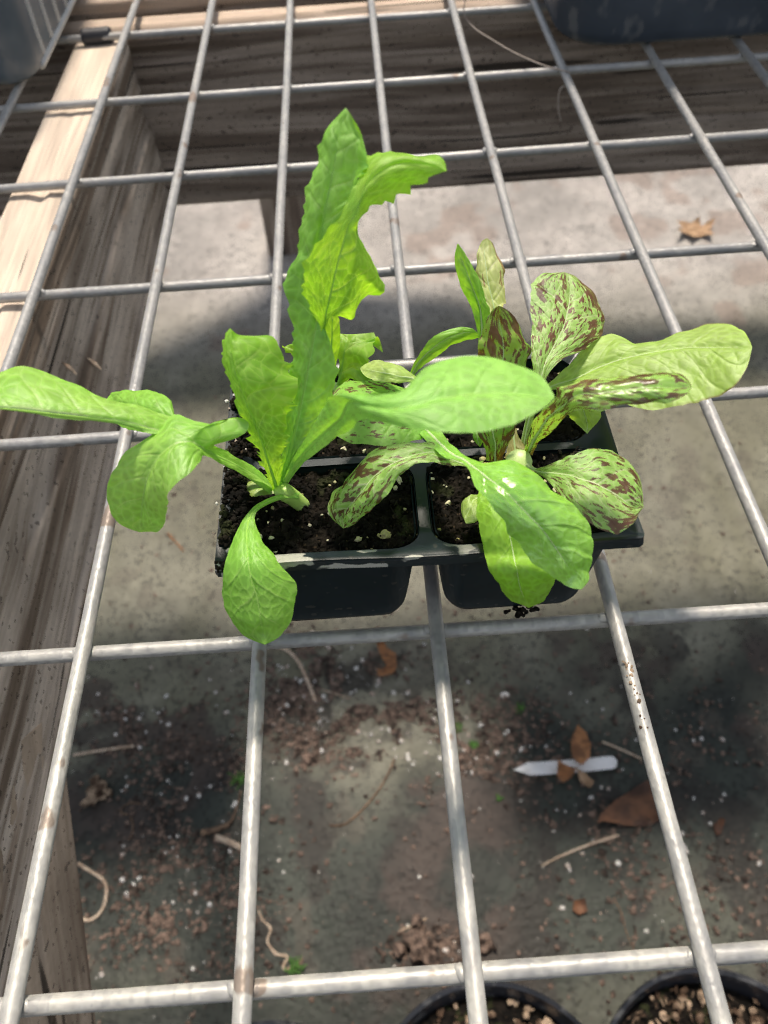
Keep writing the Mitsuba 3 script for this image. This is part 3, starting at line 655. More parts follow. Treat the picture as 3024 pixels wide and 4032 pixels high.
# ------------------------------------------------------------------ lettuce seedlings
LEAVES = [
('A1','A','plain','smooth spoon shaped leaf hanging over the front rim',{'quilt': 0.12,'ruffle': 0.0,'rib': 0.045,'slow': 0.35},[[[1401,1204,7550],[1400,1194,7550],[1397,1185,7550]],[[1351,1178,7580],[1350,1169,7580],[1349,1161,7580]],[[1306,1137,7610],[1310,1127,7610],[1313,1119,7610]],[[1278,1094,7630],[1285,1087,7630],[1293,1084,7630]],[[1254,1053,7632],[1270,1038,7640],[1289,1047,7632]],[[1240,1008,7634],[1272,985,7650],[1304,1000,7634]],[[1225,956,7631],[1277,931,7655],[1332,952,7631]],[[1211,916,7612],[1282,885,7645],[1366,908,7612]],[[1198,897,7581],[1285,860,7622],[1386,891,7580]],[[1191,883,7546],[1293,836,7588],[1399,875,7546]],[[1199,834,7491],[1296,797,7525],[1382,828,7491]],[[1228,798,7448],[1294,781,7465],[1347,789,7448]],[[1295,765,7438],[1295,765,7438],[1295,765,7438]]]),
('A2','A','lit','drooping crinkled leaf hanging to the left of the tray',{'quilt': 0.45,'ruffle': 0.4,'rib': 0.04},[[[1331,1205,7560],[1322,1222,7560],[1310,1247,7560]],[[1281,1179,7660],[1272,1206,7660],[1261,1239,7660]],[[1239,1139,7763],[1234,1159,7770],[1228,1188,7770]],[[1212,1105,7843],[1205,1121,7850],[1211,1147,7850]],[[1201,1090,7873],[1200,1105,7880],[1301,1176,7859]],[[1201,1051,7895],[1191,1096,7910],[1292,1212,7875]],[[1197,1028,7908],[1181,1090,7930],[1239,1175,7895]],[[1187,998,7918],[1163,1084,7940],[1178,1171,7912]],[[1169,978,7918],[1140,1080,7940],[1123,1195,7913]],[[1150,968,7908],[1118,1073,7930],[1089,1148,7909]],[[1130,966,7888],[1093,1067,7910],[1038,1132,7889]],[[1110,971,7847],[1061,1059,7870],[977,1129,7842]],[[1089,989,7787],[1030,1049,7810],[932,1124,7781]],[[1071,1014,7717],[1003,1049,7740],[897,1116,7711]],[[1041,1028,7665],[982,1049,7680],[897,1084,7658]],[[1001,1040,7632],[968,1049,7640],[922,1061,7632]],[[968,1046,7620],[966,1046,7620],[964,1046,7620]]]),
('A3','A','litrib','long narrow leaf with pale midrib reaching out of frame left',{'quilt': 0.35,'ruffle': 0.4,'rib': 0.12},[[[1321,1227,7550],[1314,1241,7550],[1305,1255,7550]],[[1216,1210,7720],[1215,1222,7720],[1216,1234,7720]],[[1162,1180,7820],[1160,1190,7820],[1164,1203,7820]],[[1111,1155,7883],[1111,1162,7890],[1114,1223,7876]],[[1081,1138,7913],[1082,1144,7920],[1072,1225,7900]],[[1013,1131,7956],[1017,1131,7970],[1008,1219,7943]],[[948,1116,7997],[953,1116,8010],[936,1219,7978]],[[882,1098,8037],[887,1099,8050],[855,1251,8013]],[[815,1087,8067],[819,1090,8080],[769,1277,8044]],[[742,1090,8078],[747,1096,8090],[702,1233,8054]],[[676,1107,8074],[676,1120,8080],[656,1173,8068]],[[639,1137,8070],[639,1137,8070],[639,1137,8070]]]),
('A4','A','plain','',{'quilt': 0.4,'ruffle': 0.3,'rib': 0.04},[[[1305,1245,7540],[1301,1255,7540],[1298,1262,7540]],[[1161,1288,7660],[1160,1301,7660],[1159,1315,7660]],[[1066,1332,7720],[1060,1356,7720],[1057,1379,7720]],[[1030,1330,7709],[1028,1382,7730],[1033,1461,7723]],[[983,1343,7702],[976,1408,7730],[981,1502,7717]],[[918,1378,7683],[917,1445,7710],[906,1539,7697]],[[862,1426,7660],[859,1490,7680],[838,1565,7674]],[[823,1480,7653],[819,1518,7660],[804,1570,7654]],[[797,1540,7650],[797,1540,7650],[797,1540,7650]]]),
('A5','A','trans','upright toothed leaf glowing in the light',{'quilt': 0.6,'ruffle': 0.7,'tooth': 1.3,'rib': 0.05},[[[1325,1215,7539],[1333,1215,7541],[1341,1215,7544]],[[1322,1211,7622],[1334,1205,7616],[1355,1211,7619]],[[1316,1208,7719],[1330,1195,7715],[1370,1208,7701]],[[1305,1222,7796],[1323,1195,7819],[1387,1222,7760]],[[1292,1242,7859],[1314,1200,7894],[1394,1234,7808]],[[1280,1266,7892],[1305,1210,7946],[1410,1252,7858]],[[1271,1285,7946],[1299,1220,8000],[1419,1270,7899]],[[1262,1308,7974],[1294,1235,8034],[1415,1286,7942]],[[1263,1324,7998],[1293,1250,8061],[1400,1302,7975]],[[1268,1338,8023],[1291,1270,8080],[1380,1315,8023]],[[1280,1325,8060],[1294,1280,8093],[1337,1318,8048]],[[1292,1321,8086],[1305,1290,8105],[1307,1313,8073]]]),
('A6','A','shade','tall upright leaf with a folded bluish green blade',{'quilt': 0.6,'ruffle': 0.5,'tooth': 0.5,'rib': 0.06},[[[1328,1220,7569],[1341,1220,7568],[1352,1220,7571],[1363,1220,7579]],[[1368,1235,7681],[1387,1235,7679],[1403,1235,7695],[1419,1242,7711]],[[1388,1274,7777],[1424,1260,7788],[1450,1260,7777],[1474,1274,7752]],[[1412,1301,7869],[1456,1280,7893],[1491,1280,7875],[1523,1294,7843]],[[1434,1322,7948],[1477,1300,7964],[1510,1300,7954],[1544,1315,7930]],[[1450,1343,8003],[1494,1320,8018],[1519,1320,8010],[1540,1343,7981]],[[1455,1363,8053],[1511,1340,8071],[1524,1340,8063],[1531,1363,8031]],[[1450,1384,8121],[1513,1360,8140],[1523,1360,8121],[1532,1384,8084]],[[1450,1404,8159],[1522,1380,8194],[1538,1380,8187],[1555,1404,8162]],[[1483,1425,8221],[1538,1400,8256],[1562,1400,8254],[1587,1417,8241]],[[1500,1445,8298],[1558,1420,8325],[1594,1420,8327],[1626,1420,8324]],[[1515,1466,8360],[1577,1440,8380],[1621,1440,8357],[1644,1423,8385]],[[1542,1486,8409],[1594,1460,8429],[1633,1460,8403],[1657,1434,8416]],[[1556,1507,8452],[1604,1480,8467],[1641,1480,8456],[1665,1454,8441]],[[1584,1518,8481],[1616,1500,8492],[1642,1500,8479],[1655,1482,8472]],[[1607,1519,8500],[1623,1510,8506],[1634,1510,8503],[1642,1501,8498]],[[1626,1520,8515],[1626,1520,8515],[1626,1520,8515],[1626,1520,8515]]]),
('A7','A','trans','tall glowing yellow green leaf bending right at its tip',{'quilt': 0.5,'ruffle': 0.4,'tooth': 1.0,'rib': 0.05},[[[1344,1265,7549],[1350,1265,7549],[1357,1265,7548]],[[1405,1340,7721],[1414,1340,7720],[1425,1340,7719]],[[1473,1380,7891],[1481,1380,7890],[1491,1380,7890]],[[1523,1327,8058],[1532,1335,8065],[1539,1335,8075]],[[1509,1296,8148],[1545,1320,8121],[1565,1375,8058]],[[1501,1288,8196],[1559,1320,8167],[1604,1429,7997]],[[1506,1277,8254],[1574,1325,8213],[1633,1475,8032]],[[1527,1286,8298],[1590,1335,8259],[1680,1511,8036]],[[1556,1303,8324],[1602,1345,8288],[1662,1491,8117]],[[1585,1326,8348],[1614,1360,8313],[1642,1443,8202]],[[1612,1380,8363],[1633,1380,8336],[1627,1405,8277]],[[1656,1444,8410],[1658,1400,8397],[1665,1417,8341]],[[1673,1489,8420],[1696,1410,8421],[1702,1427,8359]],[[1722,1508,8420],[1734,1420,8432],[1751,1437,8376]],[[1776,1499,8415],[1777,1420,8429],[1793,1429,8396]],[[1831,1459,8424],[1818,1415,8421],[1824,1415,8408]],[[1843,1410,8412],[1843,1410,8412],[1843,1410,8412]]]),
('A8','A','near','large blurred oval leaf reaching towards the camera',{'quilt': 0.16,'ruffle': 0.2,'rib': 0.05,'slow': 0.4},[[[1351,1222,7570],[1358,1222,7570],[1368,1226,7570]],[[1412,1161,7760],[1425,1148,7760],[1438,1136,7760]],[[1479,1072,7953],[1500,1040,7960],[1518,1014,7960]],[[1531,999,8106],[1563,940,8120],[1594,928,8113]],[[1554,941,8196],[1588,902,8210],[1615,862,8203]],[[1636,866,8266],[1652,818,8280],[1673,774,8273]],[[1699,841,8296],[1717,791,8310],[1740,727,8303]],[[1756,911,8290],[1774,806,8310],[1807,724,8295]],[[1830,963,8263],[1836,832,8290],[1873,744,8275]],[[1908,973,8243],[1900,850,8270],[1928,778,8256]],[[1970,950,8230],[1953,861,8250],[1974,816,8243]],[[2001,917,8223],[1990,869,8230],[2000,848,8230]],[[2012,872,8220],[2012,872,8220],[2012,872,8220]]]),
('A9','A','pale','small round seed leaf lying on the soil',{'quilt': 0.1,'rib': 0.03,'small': 1},[[[1327,1238,7530],[1326,1231,7530],[1325,1225,7530]],[[1310,1254,7535],[1307,1238,7535],[1303,1217,7535]],[[1286,1262,7540],[1282,1239,7540],[1279,1212,7540]],[[1256,1278,7532],[1258,1243,7540],[1256,1217,7532]],[[1237,1277,7527],[1240,1249,7535],[1241,1229,7527]],[[1231,1253,7530],[1231,1253,7530],[1231,1253,7530]]]),
('B1','B','trans','frilly leaf with a curled edge',{'quilt': 0.8,'ruffle': 2.4,'tooth': 1.6,'rib': 0.05},[[[1509,1665,7519],[1518,1665,7519],[1532,1665,7520]],[[1510,1685,7558],[1529,1670,7567],[1593,1663,7561]],[[1512,1697,7601],[1543,1675,7616],[1621,1660,7616]],[[1511,1710,7638],[1551,1680,7658],[1631,1658,7668]],[[1505,1733,7666],[1560,1695,7688],[1647,1672,7700]],[[1498,1748,7688],[1568,1710,7697],[1661,1695,7714]],[[1495,1776,7677],[1571,1730,7697],[1656,1730,7697]]]),
('B2','B','trans','',{'quilt': 0.4,'ruffle': 1.2,'tooth': 1.0,'rib': 0.05,'small': 1},[[[1436,1670,7496],[1431,1670,7496],[1426,1670,7496]],[[1401,1680,7624],[1392,1680,7629],[1385,1680,7634]],[[1383,1690,7659],[1395,1690,7665],[1411,1683,7673]],[[1363,1692,7679],[1385,1700,7681],[1410,1685,7697]],[[1360,1710,7674],[1377,1710,7687],[1402,1710,7689]]]),
('B3','B','trans','',{'quilt': 0.2,'rib': 0.1,'small': 1},[[[1490,1680,7598],[1503,1680,7597],[1519,1680,7596]],[[1498,1680,7738],[1522,1680,7732],[1548,1680,7738]],[[1505,1680,7788],[1528,1680,7789],[1551,1680,7803]],[[1531,1680,7824],[1540,1680,7825],[1550,1680,7830]]]),
('C1','C','pale','',{'quilt': 0.5,'ruffle': 0.2,'rib': 0.05},[[[1913,1462,7600],[1910,1474,7600],[1907,1487,7600]],[[1798,1368,7780],[1797,1378,7780],[1795,1388,7780]],[[1756,1385,7793],[1761,1398,7800],[1760,1428,7793]],[[1703,1376,7806],[1709,1396,7820],[1728,1456,7807]],[[1657,1399,7796],[1662,1426,7810],[1681,1492,7797]],[[1622,1432,7783],[1630,1461,7790],[1639,1505,7783]],[[1607,1486,7770],[1607,1486,7770],[1607,1486,7770]]]),
('C2','C','spot','',{'quilt': 0.35,'ruffle': 0.2,'rib': 0.03},[[[1974,1374,7560],[1971,1386,7560],[1968,1398,7560]],[[1844,1315,7660],[1851,1345,7660],[1843,1386,7660]],[[1793,1260,7705],[1783,1324,7720],[1781,1452,7706]],[[1730,1214,7728],[1710,1320,7750],[1718,1451,7729]],[[1659,1197,7740],[1638,1312,7770],[1652,1466,7743]],[[1573,1226,7730],[1566,1324,7760],[1572,1483,7733]],[[1523,1261,7735],[1525,1334,7750],[1521,1429,7736]],[[1496,1341,7740],[1496,1341,7740],[1496,1341,7740]]]),
('C3','C','plain','',{'quilt': 0.3,'ruffle': 0.2,'rib': 0.09},[[[1823,1630,7465],[1832,1630,7457],[1844,1630,7452]],[[1766,1640,7591],[1772,1640,7583],[1781,1640,7585]],[[1789,1650,7645],[1804,1650,7637],[1815,1650,7610]],[[1825,1668,7691],[1853,1660,7681],[1860,1667,7629]],[[1873,1685,7717],[1906,1670,7707],[1909,1685,7660]],[[1927,1695,7726],[1951,1680,7709],[1952,1687,7672]],[[1971,1688,7720],[1980,1680,7703],[1979,1687,7677]],[[1995,1680,7690],[1995,1680,7690],[1995,1680,7690]]]),
('C4','C','plain','narrow pointed upright leaf',{'quilt': 0.3,'ruffle': 0.2,'rib': 0.06},[[[2032,1600,7552],[2041,1600,7551],[2050,1600,7550]],[[1987,1630,7692],[1996,1630,7687],[2006,1630,7691]],[[1973,1648,7762],[1991,1640,7767],[2010,1648,7776]],[[1953,1665,7816],[1984,1650,7824],[2021,1665,7801]],[[1927,1676,7876],[1963,1660,7885],[1997,1676,7855]],[[1913,1686,7935],[1941,1670,7944],[1966,1686,7935]],[[1907,1688,7991],[1923,1680,7991],[1938,1688,7992]],[[1912,1690,8034],[1912,1690,8034],[1912,1690,8034]]]),
('C5','C','yellow','upright yellowing leaf with brown scorched edge',{'quilt': 0.4,'ruffle': 0.4,'rib': 0.09},[[[2052,1610,7541],[2062,1610,7540],[2071,1610,7539]],[[2027,1680,7753],[2041,1680,7752],[2054,1680,7762]],[[2021,1700,7772],[2041,1700,7771],[2063,1700,7783]],[[2004,1738,7794],[2034,1730,7797],[2077,1738,7771]],[[1989,1786,7819],[2023,1770,7834],[2083,1786,7807]],[[1988,1826,7853],[2019,1810,7867],[2082,1826,7830]],[[1997,1858,7888],[2020,1850,7890],[2060,1858,7864]],[[2011,1875,7906],[2029,1875,7904],[2049,1875,7896]],[[2030,1885,7912],[2030,1885,7912],[2030,1885,7912]]]),
('C6','D','dark','dark brown speckled upright leaf',{'quilt': 0.6,'ruffle': 0.5,'rib': 0.03},[[[1969,1265,7563],[1994,1265,7557],[2018,1265,7558]],[[1961,1282,7615],[1993,1275,7619],[2030,1281,7615]],[[1938,1297,7671],[1984,1290,7674],[2045,1297,7667]],[[1943,1344,7795],[2000,1330,7804],[2060,1344,7785]],[[1940,1392,7873],[2009,1370,7887],[2093,1392,7865]],[[1956,1413,7934],[2003,1390,7942],[2074,1412,7909]],[[1971,1425,7983],[1995,1410,7976],[2035,1425,7976]],[[1992,1420,8019],[1992,1420,8019],[1992,1420,8019]]]),
('C7','D','speck','broad upright speckled leaf with white midrib',{'quilt': 0.5,'ruffle': 0.4,'rib': 0.035},[[[2075,1300,7538],[2083,1300,7533],[2090,1300,7536]],[[2097,1360,7686],[2110,1360,7684],[2122,1360,7683]],[[2113,1400,7753],[2134,1400,7752],[2150,1400,7756]],[[2112,1447,7781],[2151,1440,7784],[2196,1447,7779]],[[2115,1510,7812],[2186,1495,7797],[2270,1509,7755]],[[2127,1572,7827],[2220,1550,7811],[2337,1572,7742]],[[2135,1638,7842],[2246,1615,7830],[2383,1637,7741]],[[2143,1703,7851],[2265,1680,7840],[2374,1702,7771]],[[2175,1736,7860],[2268,1720,7851],[2333,1735,7816]],[[2220,1753,7861],[2262,1745,7857],[2296,1753,7841]],[[2258,1760,7857],[2258,1760,7857],[2258,1760,7857]]]),
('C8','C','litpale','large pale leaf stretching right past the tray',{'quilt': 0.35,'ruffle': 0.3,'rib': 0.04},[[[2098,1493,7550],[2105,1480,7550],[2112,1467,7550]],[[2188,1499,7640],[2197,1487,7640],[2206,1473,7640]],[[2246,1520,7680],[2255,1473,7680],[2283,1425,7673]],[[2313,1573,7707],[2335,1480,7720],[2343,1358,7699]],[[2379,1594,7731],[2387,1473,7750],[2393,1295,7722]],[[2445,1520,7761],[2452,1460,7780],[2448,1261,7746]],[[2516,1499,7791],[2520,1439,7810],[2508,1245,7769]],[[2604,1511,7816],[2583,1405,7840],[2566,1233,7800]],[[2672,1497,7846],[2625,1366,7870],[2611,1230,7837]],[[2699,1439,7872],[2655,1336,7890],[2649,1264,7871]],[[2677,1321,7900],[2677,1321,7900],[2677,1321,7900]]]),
('C9','D','speckgloss','glossy speckled leaf bending right',{'quilt': 0.6,'ruffle': 0.4,'rib': 0.04},[[[2085,1293,7560],[2096,1285,7560],[2110,1281,7560]],[[2079,1241,7700],[2092,1223,7700],[2116,1223,7700]],[[2064,1160,7853],[2087,1139,7860],[2115,1128,7853]],[[2091,1119,7973],[2106,1077,7980],[2126,1058,7973]],[[2097,1123,8006],[2121,1066,8020],[2147,1021,8006]],[[2157,1124,8030],[2164,1044,8050],[2199,1006,8029]],[[2230,1108,8050],[2229,1031,8070],[2257,995,8049]],[[2299,1092,8060],[2295,1021,8080],[2310,988,8060]],[[2356,1081,8057],[2343,1025,8070],[2353,1005,8057]],[[2381,1063,8053],[2370,1031,8060],[2374,1021,8053]],[[2389,1042,8050],[2389,1042,8050],[2389,1042,8050]]]),
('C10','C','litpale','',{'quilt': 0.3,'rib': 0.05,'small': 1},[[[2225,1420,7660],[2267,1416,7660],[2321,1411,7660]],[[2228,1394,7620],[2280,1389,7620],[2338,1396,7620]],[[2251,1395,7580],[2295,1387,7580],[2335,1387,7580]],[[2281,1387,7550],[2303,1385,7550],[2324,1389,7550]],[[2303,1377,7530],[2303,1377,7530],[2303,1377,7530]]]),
('D1','D','speck','speckled leaf curling down to the left over the soil',{'quilt': 0.6,'ruffle': 0.5,'rib': 0.03},[[[1954,1239,7600],[1952,1228,7600],[1951,1217,7600]],[[1861,1177,7700],[1863,1159,7700],[1863,1141,7700]],[[1822,1189,7738],[1826,1151,7745],[1835,1105,7745]],[[1784,1201,7750],[1784,1147,7765],[1791,1111,7757]],[[1721,1195,7753],[1729,1127,7775],[1746,1098,7767]],[[1660,1196,7735],[1672,1108,7765],[1703,1079,7757]],[[1606,1191,7705],[1624,1093,7735],[1669,1050,7727]],[[1558,1161,7659],[1582,1069,7690],[1634,1037,7682]],[[1520,1149,7617],[1548,1065,7640],[1598,1047,7632]],[[1500,1095,7592],[1528,1061,7600],[1570,1040,7600]],[[1530,1047,7570],[1530,1047,7570],[1530,1047,7570]]]),
('D2','D','wet','large wet drooping leaf hanging over the front rim',{'quilt': 0.6,'ruffle': 0.4,'rib': 0.03},[[[1743,1345,7680],[1763,1357,7680],[1783,1368,7680]],[[1778,1222,7730],[1802,1233,7730],[1824,1251,7730]],[[1820,1095,7792],[1838,1104,7800],[1852,1128,7793]],[[1853,1055,7822],[1862,1056,7830],[1880,1066,7822]],[[1872,984,7855],[1888,985,7870],[1922,1023,7855]],[[1884,917,7866],[1916,930,7890],[1973,1006,7867]],[[1910,871,7858],[1945,892,7890],[2018,980,7860]],[[1936,847,7830],[1973,864,7870],[2065,965,7839]],[[1950,824,7799],[2004,844,7840],[2108,938,7809]],[[1983,825,7751],[2037,827,7800],[2150,916,7761]],[[2015,799,7708],[2069,812,7750],[2179,879,7710]],[[2062,783,7666],[2100,791,7700],[2181,837,7667]],[[2102,771,7633],[2126,783,7650],[2174,798,7633]],[[2143,766,7620],[2143,766,7620],[2143,766,7620]]]),
('D3','D','under','oval leaf hanging below the wet leaf in front of the tray',{'quilt': 0.3,'ruffle': 0.2,'rib': 0.03},[[[2032,1231,7570],[2041,1231,7570],[2051,1230,7570]],[[1917,1105,7622],[1969,1095,7630],[2016,1097,7622]],[[1910,1045,7616],[1975,1013,7640],[2042,1019,7616]],[[1912,988,7587],[1985,956,7620],[2074,960,7588]],[[1922,955,7539],[1994,913,7580],[2110,923,7539]],[[1930,896,7538],[1995,856,7580],[2111,876,7538]],[[1959,879,7476],[2008,847,7510],[2113,877,7476]],[[1993,863,7433],[2025,845,7450],[2092,857,7433]],[[2042,839,7410],[2042,839,7410],[2042,839,7410]]]),
('D4','D','speck','speckled leaf drooping over the right front corner',{'quilt': 0.3,'ruffle': 0.3,'rib': 0.02},[[[2080,1255,7560],[2081,1249,7560],[2083,1245,7560]],[[2088,1176,7620],[2092,1168,7620],[2098,1159,7620]],[[2109,1142,7670],[2118,1119,7670],[2112,1082,7670]],[[2150,1134,7692],[2153,1088,7700],[2131,1018,7684]],[[2202,1135,7705],[2191,1051,7720],[2158,947,7696]],[[2270,1166,7698],[2233,1025,7720],[2191,916,7688]],[[2324,1163,7671],[2273,1010,7700],[2245,902,7668]],[[2351,1126,7658],[2306,990,7680],[2281,924,7656]],[[2364,1074,7645],[2331,986,7660],[2314,952,7652]],[[2355,992,7650],[2355,992,7650],[2355,992,7650]]]),
('D5','D','pale','small round pale seed leaf',{'quilt': 0.15,'rib': 0.03,'small': 1},[[[1986,1171,7550],[1986,1168,7550],[1985,1164,7550]],[[1937,1132,7575],[1936,1127,7575],[1934,1122,7575]],[[1906,1121,7590],[1911,1105,7590],[1923,1075,7590]],[[1882,1110,7582],[1891,1072,7590],[1917,1042,7582]],[[1872,1085,7567],[1881,1058,7575],[1906,1038,7567]],[[1880,1042,7560],[1880,1042,7560],[1880,1042,7560]]]),
('D6','D','peach','small peach coloured dying leaf',{'quilt': 0.2,'rib': 0.08,'small': 1},[[[2049,1340,7620],[2057,1340,7620],[2066,1340,7619]],[[2043,1320,7603],[2057,1320,7598],[2074,1320,7597]],[[2039,1306,7579],[2059,1300,7577],[2091,1306,7573]],[[2031,1293,7558],[2061,1280,7555],[2107,1293,7528]],[[2044,1273,7527],[2071,1260,7517],[2124,1272,7496]],[[2092,1250,7480],[2092,1250,7480],[2092,1250,7480]]]),
('D7','C','plain','',{'quilt': 0.15,'rib': 0.05,'small': 1},[[[1946,1377,7620],[1956,1376,7620],[1965,1375,7620]],[[1935,1343,7600],[1947,1338,7600],[1962,1340,7600]],[[1940,1334,7580],[1951,1330,7580],[1965,1332,7580]],[[1957,1327,7560],[1957,1327,7560],[1957,1327,7560]]])]


def leaf_mesh(secs, quilt=0.3, ruffle=0.0, tooth=0.0, rib=0.05, seed=0, nv=120, nu=40, small=0, slow=1.0, **_):
    S = np.array(secs, float) / 1e4            # sections x points across x 3, tenths of a millimetre
    n, m = S.shape[:2]
    if small: nv, nu = 60, 24
    mid = S[:, 1]
    s = np.r_[0, np.cumsum(np.maximum(np.linalg.norm(np.diff(mid, axis=0), axis=1), 1e-4))]
    L = s[-1]
    tv = np.linspace(0, 1, nv); tv = tv - 0.09 * np.sin(2 * np.pi * tv) / (2 * np.pi) * 1.0
    tv = 1 - (1 - tv) ** 1.15
    cols = [Akima1DInterpolator(s, S[:, j])(tv * L) for j in range(m)]
    # round the tip: widen the last stretch as a square root instead of a straight taper
    C = np.stack(cols, 1)                      # nv x m x 3
    d = np.linalg.norm(np.diff(C, axis=1), axis=2)
    mi_ = 1
    U = np.zeros((nv, m))
    for j in range(mi_ + 1, m): U[:, j] = U[:, j - 1] + d[:, j - 1]
    for j in range(mi_ - 1, -1, -1): U[:, j] = U[:, j + 1] - d[:, j]
    u = np.linspace(-1, 1, nu * 2 + 1)
    u = np.sign(u) * np.abs(u) ** 0.9
    P = np.zeros((nv, len(u), 3)); A = np.zeros((nv, len(u)))
    for i in range(nv):
        a, b_ = min(U[i, 0], -1e-6), max(U[i, -1], 1e-6)
        x = np.where(u < 0, -u * a, u * b_)
        A[i] = x
        k = U[i].copy()
        for j in range(1, m):
            if k[j] - k[j - 1] < 1e-7: k[j] = k[j - 1] + 1e-7
        if m == 3:
            l0 = (x - k[1]) * (x - k[2]) / ((k[0] - k[1]) * (k[0] - k[2]))
            l1 = (x - k[0]) * (x - k[2]) / ((k[1] - k[0]) * (k[1] - k[2]))
            l2 = (x - k[0]) * (x - k[1]) / ((k[2] - k[0]) * (k[2] - k[1]))
            ratio = min(k[1] - k[0], k[2] - k[1]) / max(k[2] - k[0], 1e-9)
            quad = l0[:, None] * C[i, 0] + l1[:, None] * C[i, 1] + l2[:, None] * C[i, 2]
            lin = np.stack([np.interp(x, k, C[i, :, q]) for q in range(3)], 1)
            wq = np.clip(ratio / 0.25, 0, 1)
            P[i] = quad * wq + lin * (1 - wq)
        else:
            P[i] = PchipInterpolator(k, C[i])(x)
    def normals(P):
        n_ = np.cross(np.gradient(P, axis=0), np.gradient(P, axis=1))
        return n_ / (np.linalg.norm(n_, axis=2, keepdims=True) + 1e-12)
    N = normals(P)
    if N[..., 2].mean() < 0: N = -N
    width = np.maximum(U[:, -1] - U[:, 0], 1e-5)
    au = np.abs(u)[None] + 0 * A
    v = tv[:, None] + 0 * A
    fade = np.clip(width / 0.010, 0, 1)[:, None] * np.clip((1 - v) / 0.05, 0, 1)
    # side veins run out and forward; the blade swells between them
    q = (v * L - np.abs(A) * 0.85) / 0.0085 + np.where(u > 0, 0.35, 0.0)[None] + (meshkit.noise(np.stack([A * 90, v * L * 60, 0 * v + seed], -1)) - 0.5) * 0.8
    ridge = np.abs(np.sin(np.pi * q)) ** 0.7
    cellx = np.stack([A * 170, v * L * 150 - np.abs(A) * 60, 0 * v + seed * 3.1], -1)
    bub = meshkit.fbm(cellx, 2, seed)
    disp = quilt * 0.00075 * ((ridge - 0.6) * 0.9 + (bub - 0.5) * 1.6) * fade * np.clip(au * 3.5, 0, 1)
    disp -= 0.0006 * np.exp(-(A / 0.0012) ** 2) * fade
    wob = meshkit.noise(np.stack([v * 7 + seed * 5.3, np.sign(u)[None] * 4 + 0 * v, 0 * v + 3], -1)) - 0.5
    fine = meshkit.noise(np.stack([v * 19 + seed * 2.3, np.sign(u)[None] * 4 + 0 * v, 0 * v + 8], -1)) - 0.5
    disp += ruffle * 0.001 * au ** 3 * (wob * 5 + fine * 2.2) * fade
    sl = slow * (meshkit.fbm(np.stack([A * 45, v * L * 38, 0 * v + seed * 1.7], -1), 2, seed) - 0.5)
    disp += 0.0035 * sl * np.clip(au * 2, 0.15, 1) * fade * (1 if not small else 0.3)
    P = P + N * disp[..., None]
    # uneven, toothed margin
    out = P - P[:, nu][:, None]
    ln = np.linalg.norm(out, axis=2, keepdims=True); out = out / (ln + 1e-9)
    ph = v * L / 0.0043 + meshkit.noise(np.stack([v * 12, np.sign(u)[None] * 3 + 0 * v, 0 * v + seed], -1)) * 2.2
    saw = (ph - np.floor(ph)) ** 1.6 * (0.4 + 1.1 * meshkit.noise(np.stack([np.floor(ph) * 1.7, np.sign(u)[None] * 3 + 0 * v, 0 * v + seed], -1)))
    e = np.clip((au - 0.86) / 0.14, 0, 1) ** 1.2
    wav = meshkit.fbm(np.stack([v * 16, np.sign(u)[None] * 3 + 0 * v, 0 * v + seed + 4], -1), 3) - 0.5
    grow = e * (tooth * 0.0019 * saw + 0.0013 * wav) * np.clip(width / 0.012, 0, 1)[:, None] * np.clip((1 - v) / 0.03, 0, 1)
    P = P + out * grow[..., None]
    kw, kl = max(1, round(width.max() / 2 * 1000)), max(1, round(L * 100))
    uv = np.stack([(u[None] + 0 * v) * 0.49 + 0.5 + kw, v * 0.98 + 0.01 + kl], -1)
    ribc = P[:, nu]; ribn = N[:, nu]
    return P.reshape(-1, 3), tri(quads(nv, len(u))), uv.reshape(-1, 2), ribc, ribn, width, L


PLANT = {'A': ('tall bright green lettuce seedling with toothed upright leaves in the front left cell', 'mat_rib'),
         'B': ('small frilly green seedling mostly hidden in the back left cell', 'mat_rib'),
         'C': ('pale green lettuce seedling with upright narrow leaves in the back right cell', 'mat_rib_white'),
         'D': ('brown speckled lettuce seedling with wet drooping leaves in the front right cell', 'mat_rib_white')}
roots = {}
for k_, (lab, _) in PLANT.items():
    roots[k_] = thing('lettuce_seedling', lab, 'seedling')
RIBR = {'A3': 0.0016, 'C5': 0.0011, 'C7': 0.0010, 'A2': 0.0013, 'A6': 0.0012, 'A8': 0.0012, 'A1': 0.0008, 'D4': 0.0007, 'D2': 0.0009, 'D6': 0.001}
for li, (nm, plant, mat, label, opts, secs) in enumerate(LEAVES):
    V, F, uv, ribc, ribn, width, L = leaf_mesh(secs, seed=li + 1, **opts)
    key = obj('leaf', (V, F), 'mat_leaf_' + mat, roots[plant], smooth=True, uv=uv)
    if label: tag(key, label)
    r0 = RIBR.get(nm, 0.0007 if not opts.get('small') else 0.0004)
    n = int(len(ribc) * 0.9)
    rr = 0.75 * r0 * (1 - np.linspace(0, 1, n)) ** 0.9 + 0.00008
    rr = np.minimum(rr, 0.5 * width[:n] + 0.0003)
    obj('midrib', tube((ribc[:n] - ribn[:n] * (rr * 0.8)[:, None])[::3], rr[::3], 8), PLANT[plant][1], key, smooth=True)
